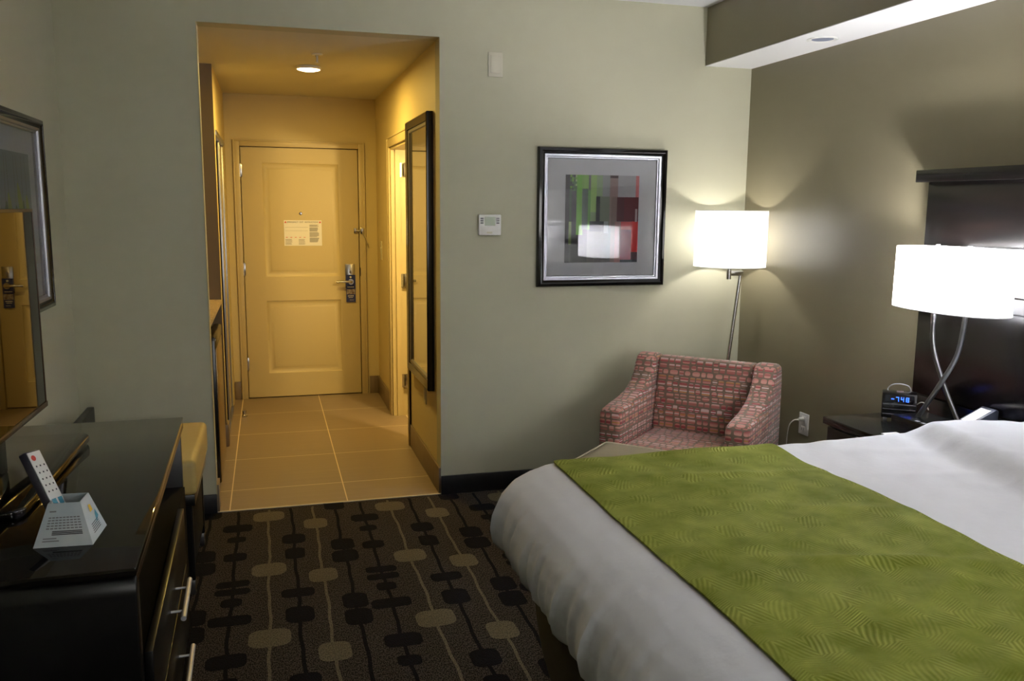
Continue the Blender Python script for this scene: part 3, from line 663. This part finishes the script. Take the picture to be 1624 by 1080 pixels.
# television ------------------------------------------------------------
t = thing('television', 'black flat television on a stand, its screen reflecting the entrance door', 'television', (-.7327, 3.137, .766), R_(-1.45))
TL = -1.165; z0_, z1_ = .903-.766, 1.557-.766     # local: screen plane x=0, y from TL to 0
b = NB(); box(b, -.05, 0, TL, 0, z0_, z1_, .008); obj('housing', b, BLKPL, t, local=True)
b = NB(); nest(b, (TL, 0, z0_, z1_), [(0, -.001), (.0005, .003), (.010, .004), (.011, .002)], lambda a, z, d: (d, a, z), fill=False); box(b, 0, .006, TL, 0, z0_, z0_+.018, .002); obj('bezel', b, BEZEL, t, recalc=True, local=True)
b = NB(); quad(b, [(.0022, TL+.01, z0_+.018), (.0022, -.01, z0_+.018), (.0022, -.01, z1_-.009), (.0022, TL+.01, z1_-.009)]); obj('screen', b, SCREEN, t, smooth=False, local=True)
pts = []
for (cx, cy_, a0) in ((.08, .01, 0), (-.11, .01, 90), (-.11, -.715, 180), (.08, -.715, 270)):
    for k in range(7):
        a = R_(a0+k*15); pts.append((cx+.042*math.cos(a), cy_+.042*math.sin(a)))
b = NB(); prism(b, pts, 2, .0005, .026, .007, 0, 3); obj('stand_base', b, GLOSSBLK, t, local=True)
b = NB(); box(b, -.055, -.015, -.60, -.38, .024, .18, .006); obj('neck', b, GLOSSBLK, t, local=True)

# remote and its holder ----------------------------------------------------
hc = (-.488, 2.232)
t = thing('remote_holder', 'pale blue printed pyramid card holder standing on the desk', 'remote holder', (hc[0], hc[1], .766), R_(-4))
def pyr(b, hb, ht, h, z0, mi=0):
    lo = [(-hb, -hb, z0), (hb, -hb, z0), (hb, hb, z0), (-hb, hb, z0)]; hi = [(-ht, -ht, z0+h), (ht, -ht, z0+h), (ht, ht, z0+h), (-ht, ht, z0+h)]
    for i in range(4): quad(b, [lo[i], lo[(i+1) % 4], hi[(i+1) % 4], hi[i]], mi)
b = NB(); pyr(b, .066, .036, .098, 0); pyr(b, .064, .034, .096, .002); obj('card', b, PALEBLUE, t, local=True, smooth=False)
def front(u, v, d=.0008):   # u -1..1 , v 0..1 on the front face
    hw = .066+(.036-.066)*v; return (u*hw, -hw-d, v*.098)
def side(u, v, d=.0008):
    hw = .066+(.036-.066)*v; return (hw+d, u*hw, v*.098)
b = NB()
def tl(u0, u1, v, h, fn): 
    quad(b, [fn(u0, v), fn(u1, v), fn(u1, v+h), fn(u0, v+h)])
for i in range(5):
    for k in range(9):
        u = -.72+k*.17; tl(u, u+.13, .66-i*.062, .026, front)
tl(-.75, -.4, .80, .03, front)
for i in range(2): tl(-.75, -.25+.1*i, .19-i*.06, .022, front)
obj('print', b, INK, t, local=True, smooth=False)
b = NB()
for i in range(3): tl(-.45, .75, .345-i*.036, .024, front)
for i in range(5): tl(-.5, .5, .36-i*.05, .02, side)
obj('print', b, INKD, t, local=True, smooth=False)
b = NB(); quad(b, [side(-.1, .62), side(.35, .62), side(.3, .78), side(-.05, .8)]); obj('yellow_flower', b, YELINK, t, local=True, smooth=False)
b = NB(); quad(b, [side(.2, .30), side(.7, .40), side(.6, .60), side(.35, .5)]); obj('blue_motif', b, TEAL, t, local=True, smooth=False)
rmt = thing('television_remote', 'white faced remote control leaning in the pyramid holder on the desk', 'remote control', (-.487, 2.225, .79))
dr_ = Vector((-.085, .055, .185)).normalized(); xr = Vector((.80, -.55, .0)); fn_ = dr_.cross(Vector((.5, .85, 0))).normalized()
side_ = Vector((.38, .92, 0)); side_ = (side_-dr_*side_.dot(dr_)).normalized(); nrm_ = side_.cross(dr_).normalized()
if nrm_.x < 0: nrm_ = -nrm_
def rm(x, y, z): return tuple(side_*x + dr_*y + nrm_*z)
b = NB(); box(b, -.024, .024, 0, .212, -.022, 0, .004)
for v in b.verts: v.co = Vector(rm(*v.co))
obj('body', b, mat('dark_grey_plastic', (58, 58, 70), .35), rmt, local=True)
b = NB(); box(b, -.022, .022, .004, .208, 0, .003, .0012)
for v in b.verts: v.co = Vector(rm(*v.co))
obj('face_plate', b, WHITEPL, rmt, local=True, label='white keypad face')
def disc(b, cx, cy_, r, z, mi=0, n=14):
    f = b.faces.new([b.verts.new(rm(cx+r*math.cos(2*math.pi*k/n), cy_+r*math.sin(2*math.pi*k/n), z)) for k in range(n)]); f.material_index = mi
b = NB(); disc(b, -.010, .192, .0075, .0036); obj('power_button', b, REDINK, rmt, local=True, smooth=False, label='red power button')
b = NB()
for r_ in range(5):
    for c_ in (-.013, 0, .013): disc(b, c_, .17-r_*.017, .0025, .0035)
obj('key', b, INKD, rmt, local=True, smooth=False)
for (a, c, d, e) in ((-.018, -.003, .064, .082), (.003, .018, .064, .082), (-.018, -.003, .04, .06), (.003, .018, .04, .06)):
    b = NB(); quad(b, [rm(a, d, .0036), rm(c, d, .0036), rm(c, e, .0036), rm(a, e, .0036)]); obj('arrow_key', b, TEAL, rmt, local=True, smooth=False, label='teal arrow key')

# ------------------------------------------------------------------ bed
BYC = 1.53
bx_i, hb, BT = .885, .88, .800      # inner foot x, half width to start of rounding, top height
PROF = [(0, 0), (.05, -.003), (.10, -.014), (.15, -.034), (.195, -.064), (.228, -.102), (.248, -.15), (.254, -.195), (.246, -.235), (.222, -.262), (.18, -.272), (.12, -.272)]
AL = [0]
for i in range(1, len(PROF)): AL.append(AL[-1]+math.hypot(PROF[i][0]-PROF[i-1][0], PROF[i][1]-PROF[i-1][1]))
def prof(d):
    for i in range(1, len(AL)):
        if d <= AL[i]:
            k = (d-AL[i-1])/(AL[i]-AL[i-1]); return PROF[i-1][0]+(PROF[i][0]-PROF[i-1][0])*k, PROF[i-1][1]+(PROF[i][1]-PROF[i-1][1])*k
    return PROF[-1]
def seg(x, y, ax, ay, bx, by):
    dx, dy = bx-ax, by-ay; L = dx*dx+dy*dy; k = max(0, min(1, ((x-ax)*dx+(y-ay)*dy)/L)); return math.hypot(x-ax-k*dx, y-ay-k*dy), k
CREASE = [((.95, 1.62), (1.62, 1.42), .010, .022), ((1.0, 2.2), (1.62, 2.12), .005, .02), ((1.08, 2.45), (1.2, 2.0), .004, .02), ((1.15, 1.28), (1.55, 1.5), .005, .025),
          ((1.75, 2.35), (2.25, 2.1), .006, .03), ((1.7, 2.1), (2.2, 1.9), .006, .03), ((1.8, 2.0), (2.3, 1.6), .005, .03), ((1.25, 1.9), (1.6, 1.75), .004, .02)]
def drape(s, t, off=0):
    """flattened cloth coordinates -> point on the made bed"""
    qx = max(s, bx_i); qy = max(BYC-hb, min(BYC+hb, t)); dx, dy = s-qx, t-qy; d = math.hypot(dx, dy)
    o, dz = prof(d)
    if d > 1e-6: ux, uy = dx/d, dy/d
    else: ux, uy = 0, 0
    o *= 1-.5*abs(uy)**2
    hang = min(1, max(0, (d-.16)/.18))
    ang = math.atan2(uy, -ux) if d > 1e-6 else 0
    par = (t if abs(ux) > abs(uy) else s)
    corner = abs(ux*uy)*2
    wr = (noise.noise(Vector((s*3.0, t*3.0, 3.1)))*.010)*(1-hang*.3)
    fold = hang*(.0030*math.sin(par*120+3*noise.noise(Vector((par*9, d, 2))))+.0040*math.sin(par*66+noise.noise(Vector((par*5, 0, 1)))*5)+.014*noise.noise(Vector((par*18, d*1.2, 0)))+.008*noise.noise(Vector((par*6, d*1.5, 4))) + corner*.010*math.sin(ang*17))
    o2 = o + (fold if d > 0 else 0) + corner*.012*hang
    nx = off*min(1, d/.25)
    z = BT + dz + wr + off*(1-min(1, d/.28)*.7)
    if d < .1:
        for (a, c, h, w) in CREASE:
            q, k = seg(s, t, a[0], a[1], c[0], c[1])
            if q < .1: z += h*math.exp(-(q/w)**2)*math.sin(math.pi*min(.98, max(.02, k)))
    z += .010*max(0, min(1, (s-1.75)/.3))
    s0 = 2.07-.10*max(0, (2.40-t))/.5 if t > BYC else 2.07-.10*max(0, (t-.66))/.5      # the duvet rises over the pillows under it
    k = max(0, min(1, (s-s0)/.10)); k = k*k*(3-2*k)
    e = max(0, min(1, (2.47-t)/.16))*max(0, min(1, (t-.59)/.16)); e = e*e*(3-2*e)
    z += .062*k*e*(1-.25*max(0, (s-2.3)/.3))
    z += .0045*noise.noise(Vector((s*3+t*7, (s*.8-t*.5)*16, 7)))*max(0, 1-d/.2)
    return Vector((qx+ux*(o2+nx), qy+uy*(o2+nx), z))
def sheet(s0, s1, t0, t1, ds, off, lim=None):
    b = NB(); ns = int((s1-s0)/ds)+1; nt_ = int((t1-t0)/ds)+1; uvl = b.loops.layers.uv.new('UVMap'); G = []
    for i in range(ns+1):
        row = []
        for j in range(nt_+1):
            s = s0+(s1-s0)*i/ns; t_ = t0+(t1-t0)*j/nt_; row.append((b.verts.new(drape(s, t_, off)), s, t_))
        G.append(row)
    for i in range(ns):
        for j in range(nt_):
            q = [G[i][j], G[i+1][j], G[i+1][j+1], G[i][j+1]]
            if lim:
                sx = [min(0, k[1]-bx_i) for k in q]; sy = [max(0, abs(k[2]-BYC)-hb) for k in q]
                if min(math.hypot(a, c) for a, c in zip(sx, sy)) > lim: continue
            f = b.faces.new([k[0] for k in q])
            for lp, k in zip(f.loops, q): lp[uvl].uv = (k[1], k[2])
    return b
AT = AL[-1]
bed = thing('bed', 'large made bed with white duvet in front of the dark headboard', 'bed', (1.7, BYC, 0))
b = sheet(bx_i-AT, 2.60, BYC-hb-AT, BYC+hb+AT, .0125, 0, AT)
for v in [v for v in b.verts if not v.link_faces]: b.verts.remove(v)
obj('duvet', b, SHEET, bed)
b = NB(); box(b, .745, 2.60, BYC-.965+.02, BYC+.965-.02, .46, .70, .04, 0, 3); obj('mattress', b, SHEET, bed)
b = NB()
def ringpts(ins, z, n=6):
    x0, x1, y0, y1 = .765+ins, 2.60, BYC-.92+ins, BYC+.92-ins; r = .05; P = []
    for (cx, cy_, a0) in ((x1-r, y1-r, 0), (x0+r, y1-r, 90), (x0+r, y0+r, 180), (x1-r, y0+r, 270)):
        for k in range(n): a = R_(a0+k*90/(n-1)); P.append((cx+r*math.cos(a), cy_+r*math.sin(a), z))
    return P
rg = [[b.verts.new(p) for p in ringpts(i_, z_)] for i_, z_ in ((0, .5), (0, .36), (.005, .3), (.02, .2), (.045, .1), (.06, .0))]
for i in range(len(rg)-1):
    n = len(rg[0])
    for k in range(n): b.faces.new((rg[i][k], rg[i][(k+1) % n], rg[i+1][(k+1) % n], rg[i+1][k]))
b.faces.new(rg[0]); obj('bed_skirt', b, SKIRT, bed, recalc=True)
b = sheet(.825, 1.58, BYC-hb-.36, BYC+hb+.36, .0125, .006)
ext = bmesh.ops.extrude_face_region(b, geom=b.faces[:])
for v in [g for g in ext['geom'] if isinstance(g, bmesh.types.BMVert)]: v.co.z += .004
bmesh.ops.recalc_face_normals(b, faces=b.faces[:])
solo('bed_runner', b, RUNNER, 'green chevron patterned runner across the foot of the bed', 'bed runner')
# headboard -------------------------------------------------------------
t = thing('headboard', 'wide dark wood headboard panel with ledge on the accent wall', 'headboard', (RW, BYC, .2))
b = NB()
for (z0, z1) in ((.20, .806), (.811, 1.257), (1.262, 1.692)): box(b, RW-.052, RW-.001, .04, 3.005, z0, z1, .002)
obj('panel', b, HEADB, t)
b = NB(); box(b, RW-.085, RW-.001, .0, 3.045, 1.692, 1.742, .003); obj('ledge', b, HEADB, t)

# nightstand --------------------------------------------------------------
NS = t = thing('nightstand', 'black nightstand under the clock radio between bed and armchair corner', 'nightstand', (2.43, 2.80, 0))
b = NB(); box(b, 2.235, 2.633, 2.548, 3.05, .685, .715, .003); obj('top', b, mat('nightstand_lacquer', (18, 18, 17), .12), t)
b = NB(); box(b, 2.26, 2.63, 2.585, 3.035, .06, .685, .002); obj('body', b, ESPRESSO, t)
b = NB(); box(b, 2.245, 2.26, 2.59, 3.03, .38, .675, .002); dr = obj('drawer', b, ESPRESSO, t)
b = NB(); tube(b, [(2.225, 2.74, .53), (2.225, 2.88, .53)], .005, 10); tube(b, [(2.225, 2.76, .53), (2.246, 2.76, .53)], .003, 8); tube(b, [(2.225, 2.86, .53), (2.246, 2.86, .53)], .003, 8); obj('handle', b, SILVER, dr)
b = NB(); box(b, 2.29, 2.62, 2.60, 3.02, 0, .06); obj('plinth', b, BLACKBB, t)

# table lamp ---------------------------------------------------------------
LX, LY = 2.492, 2.683
TLAMP = t = thing('table_lamp', 'lit table lamp with white oval shade and crossed silver legs beside the clock radio', 'table lamp', (LX, LY, .716))
b = NB(); box(b, LX-.085, LX+.085, LY-.07, LY+.165, .716, .762, .003); base = obj('power_base', b, BLKPL, t)
b = NB()
for y in (LY+.03, LY-.005, LY-.03): quad(b, [(LX-.075, y, .7626), (LX-.06, y, .7626), (LX-.06, y+.018, .7626), (LX-.075, y+.018, .7626)])
obj('label_mark', b, INK, base, smooth=False)
z2 = lambda *p: catmull([(LX+q[2], LY+q[0], q[1]) for q in p], 8)
b = NB(); tube(b, z2((.035, 1.34, 0), (.072, 1.25, 0), (.074, 1.174, .0), (.062, 1.05, .0), (.0, .912, .008), (-.055, .83, .008), (-.105, .762, .008)), .0095, 14); obj('leg', b, LEGM, t)
b = NB(); tube(b, z2((-.045, 1.34, 0), (-.080, 1.27, 0), (-.085, 1.193, .0), (-.062, 1.04, .0), (.0, .912, -.012), (.05, .835, -.012), (.10, .762, -.012)), .0095, 14); obj('leg', b, LEGM, t)
SA, SB, SZ0, SZ1 = .252, .128, 1.202, 1.437
def oval(r, k, n=64):
    a = 2*math.pi*k/n; c, s = math.cos(a), math.sin(a); e = 2/2.35
    return (LX+r*SB*abs(c)**e*(1 if c > 0 else -1), LY+r*SA*abs(s)**e*(1 if s > 0 else -1))
b = NB(); rg = [[b.verts.new((*oval(r, k), z)) for k in range(64)] for r, z in ((1.01, SZ0), (1.0, SZ1))]
for k in range(64): b.faces.new((rg[0][k], rg[0][(k+1) % 64], rg[1][(k+1) % 64], rg[1][k]))
shd = obj('lamp_shade', b, SHADE, t)
b = NB(); b.faces.new([b.verts.new((*oval(.97, k), SZ0+.012)) for k in range(64)]); obj('added_diffuser', b, SHADE, shd)  # added disc under the shade, softens the light falling on the bed
for rr_, zz in ((1.011, SZ0), (1.001, SZ1)): b = NB(); tube(b, [(*oval(rr_, k), zz) for k in range(65)], .0016, 6); obj('rim', b, WHITEPL, shd)
b = NB(); tube(b, [(LX, LY-.24, SZ1-.012), (LX, LY+.24, SZ1-.012)], .003, 8)
for y in (.08, -.08): tube(b, [(LX, LY+y, SZ1-.02), (LX, LY+y, SZ1+.012)], [.004, .008], 10)
obj('shade_bracket', b, CHROME, t)
for y in (.06, -.06):
    b = NB(); tube(b, [(LX, LY+y*.5, 1.26), (LX, LY+y, 1.33)], .012, 12); obj('socket', b, WHITEPL, t)
    lamp_light('table_lamp_bulb', (LX, LY+y, 1.378), TABLE_LAMP_W, WHITE, .03, t)

# alarm clock ----------------------------------------------------------------
CR = R_(-38)
t = thing('alarm_clock', 'small black clock radio with blue digits on the nightstand', 'clock radio', (2.515, 2.935, .716), CR)
b = NB(); box(b, -.066, .066, -.035, .035, .007, .113, .004); obj('housing', b, BLKPL, t, local=True)
b = NB(); box(b, -.055, .055, -.0365, -.0352, .072, .106); obj('display_window', b, GLOSSBLK, t, local=True, smooth=False)
SEG = {'7': 'abc', '4': 'fgbc', '8': 'abcdefg', '-': 'g'}
def digit(b, ch, x, z, w=.011, h=.018, s=.0022):
    y = -.0372
    R = {'a': (x, z+h-s, x+w, z+h), 'd': (x, z, x+w, z+s), 'g': (x, z+h/2-s/2, x+w, z+h/2+s/2), 'f': (x, z+h/2, x+s, z+h), 'b': (x+w-s, z+h/2, x+w, z+h), 'e': (x, z, x+s, z+h/2), 'c': (x+w-s, z, x+w, z+h/2)}
    for c in SEG[ch]:
        x0, z0, x1, z1 = R[c]; quad(b, [(x0, y, z0), (x1, y, z0), (x1, y, z1), (x0, y, z1)])
b = NB()
for ch, x in (('-', -.032), ('7', -.014), ('4', .005), ('8', .024)): digit(b, ch, x, .080)
obj('digits', b, emis('blue_digits', (40, 90, 255), 5), t, local=True, smooth=False)
b = NB()
for z in (.066, .045, .024): box(b, -.062, .062, -.0362, -.035, z, z+.0015)
box(b, -.015, .012, -.0363, -.035, .012, .018, 0, 0); obj('front_seam', b, INK, t, local=True, smooth=False)
for x in (-.05, .05):
    b = NB(); box(b, x-.008, x+.008, -.025, .025, 0, .0072, .002); obj('foot', b, CHROME, t, local=True)
b = NB(); box(b, -.012, .016, -.012, .012, .1125, .117, .002); obj('snooze_button', b, mat('grey_button', (90, 80, 82), .4), t, local=True)
b = NB(); tube(b, catmull([(-.045, .036, .10), (-.044, .05, .118), (-.022, .05, .136), (.015, .05, .137), (.040, .05, .124), (.046, .05, .08)], 8), .0022, 8); obj('antenna_wire', b, INK, t, local=True)
b = NB(); tube(b, catmull([(.066, .02, .06), (.085, .01, .075), (.102, .0, .07), (.112, -.015, .05)], 8), .002, 8); obj('cord', b, BEIGEPL, t, local=True)
b = NB(); box(b, 2.275, 2.345, 2.63, 2.74, .7165, .719); solo('note_card', b, PAPER, 'white card lying on the nightstand beside the bed', 'card')
t = thing('notepad_holder', 'dark slanted notepad holder on the nightstand behind the pillow', 'notepad', (2.56, 2.50, .716))
b = NB(); prism(b, [(2.51, .716), (2.63, .716), (2.63, .832), (2.62, .838), (2.51, .79)], 1, 2.54, 2.610, .003); obj('holder', b, mat('slate_leatherette', (48, 52, 66), .4), t)
b = NB(); quad(b, [(2.515, 2.55, .7935), (2.605, 2.55, .8333), (2.605, 2.60, .8333), (2.515, 2.60, .7935)]); obj('note_sheet', b, PAPER, t, smooth=False)

# added nightstand and lamp, out of view beside the bed, to brighten the room
def copy_tree(o, parent=None):
    c = o.copy(); COL.objects.link(c); c.parent = parent
    for ch in list(o.children): copy_tree(ch, c)
    return c
for src, lab in ((NS, 'added black nightstand on the unseen near side of the bed'), (TLAMP, 'added lit table lamp on the nightstand at the unseen near side of the bed')):
    c = copy_tree(src); c['label'] = lab; c.location.y = 2*BYC-src.location.y-.06

# wall outlet with plug ---------------------------------------------------
t = thing('wall_outlet', 'white outlet with plugged cord on accent wall beside the nightstand', 'outlet', (RW, 3.82, .41))
b = NB(); box(b, RW-.006, RW, 3.780, 3.860, .405, .52, .002); obj('cover_plate', b, WHITEPL, t)
for z in (.435, .488):
    b = NB(); box(b, RW-.009, RW-.006, 3.803, 3.837, z-.016, z+.016, .002); rc = obj('receptacle', b, WHITEPL, t)
    b = NB(); box(b, RW-.0095, RW-.0088, 3.811, 3.814, z-.006, z+.008); box(b, RW-.0095, RW-.0088, 3.826, 3.829, z-.006, z+.008); obj('slot', b, INKD, rc, smooth=False)
b = NB(); tube(b, [(RW-.009, 3.822, .488), (RW-.035, 3.822, .488)], [.014, .009], 10); tube(b, catmull([(RW-.035, 3.822, .488), (RW-.065, 3.826, .483), (RW-.085, 3.835, .44), (RW-.085, 3.84, .3), (RW-.08, 3.80, .15), (RW-.06, 3.5, .02)], 8), .0028, 8)
solo('power_cord', b, mat('white_cord', (190, 188, 180), .4), 'pale plug and cord hanging from the outlet on the accent wall', 'cord')

# ------------------------------------------------------------------ armchair
def boxuv(o):
    me = o.data; uvl = me.uv_layers.new(name='UVMap')
    for p in me.polygons:
        n = p.normal; a = max(range(3), key=lambda i: abs(n[i]))
        for li in p.loop_indices:
            c = me.vertices[me.loops[li].vertex_index].co
            uvl.data[li].uv = (c.y+2, c.z+2) if a == 0 else ((c.x+2, c.z+2+c.y*.2) if a == 1 else (c.x+2, c.y+2.35))
t = thing('armchair', 'low armchair in pink and taupe striped dot fabric in the far corner', 'armchair', (1.55, 3.88, 0), R_(-46))
CW, CD = .745, .66
ap = [(0, .12), (0, .57), (.02, .598), (.10, .608), (.22, .622), (.32, .645), (.39, .68), (.43, .72), (.455, .77), (.475, .80), (.51, .812), (.56, .808), (.60, .795), (.62, .70), (.63, .12)]
for x0, x1 in ((0, .115), (CW-.115, CW)):
    b = NB(); prism(b, ap, 0, x0, x1, .022, 0, 3); boxuv(obj('armrest', b, CHAIRF, t, local=True))
b = NB(); prism(b, [(.46, .20), (.43, .44), (.50, .785), (.515, .80), (.58, .80), (.60, .78), (.61, .2)], 0, .117, CW-.117, .014, 0, 3); boxuv(obj('backrest', b, CHAIRF, t, local=True))
b = NB(); box(b, .118, CW-.118, .01, .47, .29, .425, .028, 0, 4); boxuv(obj('seat_cushion', b, CHAIRF, t, local=True))
b = NB(); box(b, .118, CW-.118, .02, .60, .13, .288, .01); boxuv(obj('seat_base', b, CHAIRF, t, local=True))
for x in (.05, CW-.05):
    for y in (.05, .57):
        b = NB(); tube(b, [(x, y, 0), (x, y, .13)], [.016, .024], 10); obj('leg', b, ESPRESSO, t, local=True)
# ottoman
t = thing('ottoman', 'taupe square ottoman with pale piping in front of the armchair', 'ottoman', (1.55, 3.88, 0), R_(-46))
b = NB(); box(b, .065, .66, -.56, -.045, .33, .452, .03, 0, 4); obj('cushion', b, OTTO, t, local=True)
b = NB(); box(b, .075, .65, -.55, -.055, .10, .33, .01); obj('base', b, OTTO, t, local=True)
pp = []
for (cx, cy_, a0) in ((.635, -.07, 0), (.09, -.07, 90), (.09, -.535, 180), (.635, -.535, 270)):
    for k in range(5): a = R_(a0+k*22.5); pp.append((cx+.02*math.cos(a), cy_+.02*math.sin(a), .446))
b = NB(); tube(b, pp+[pp[0]], .0045, 8); obj('piping', b, PIPING, t, local=True)
for x in (.10, .625):
    for y in (-.525, -.08):
        b = NB(); tube(b, [(x, y, 0), (x, y, .10)], [.014, .02], 10); obj('leg', b, ESPRESSO, t, local=True)

# ------------------------------------------------------------------ floor lamp
FX, FY = 2.470, 4.285
t = thing('floor_lamp', 'lit floor lamp with white drum shade in the corner behind the armchair', 'floor lamp', (2.43, 4.30, 0))
b = NB(); lathe(b, [(.0, .0), (.13, 0), (.13, .012), (.12, .02), (.02, .026), (.014, .04)], (2.43, 4.30, 0), 36, close=False); obj('base', b, SILVER, t)
b = NB(); tube(b, [(2.43, 4.30, .02), (2.502, 4.30, .768), (2.552, 4.30, 1.232)], .010, 14); obj('pole', b, SILVER, t)
b = NB(); tube(b, [(2.552, 4.30, 1.222), (2.470, 4.285, 1.222)], .0085, 12); box(b, 2.475, 2.56, 4.284, 4.304, 1.208, 1.236, .003); obj('arm', b, SILVER, t)
b = NB(); tube(b, [(FX, FY, 1.19), (FX, FY, 1.24)], .013, 14); tube(b, [(FX, FY, 1.24), (FX, FY, 1.34)], .008, 12); tube(b, [(FX, FY, 1.34), (FX, FY, 1.365)], .016, 14); obj('socket', b, SILVER, t)
SR = .196
b = NB(); lathe(b, [(SR, 1.262), (SR, 1.568)], (FX, FY, 0), 56, close=False); sh = obj('lamp_shade', b, SHADE, t)
for z in (1.262, 1.568): b = NB(); tube(b, [(FX+SR*math.cos(2*math.pi*k/56), FY+SR*math.sin(2*math.pi*k/56), z) for k in range(57)], .0018, 6); obj('rim', b, WHITEPL, sh)
b = NB()
for k in range(3): a = R_(k*120+20); tube(b, [(FX, FY, 1.54), (FX+SR*math.cos(a), FY+SR*math.sin(a), 1.56)], .002, 6)
obj('spider', b, CHROME, t)
lamp_light('floor_lamp_bulb', (FX, FY, 1.415), FLOOR_LAMP_W, (1, .97, .92), .028, t)
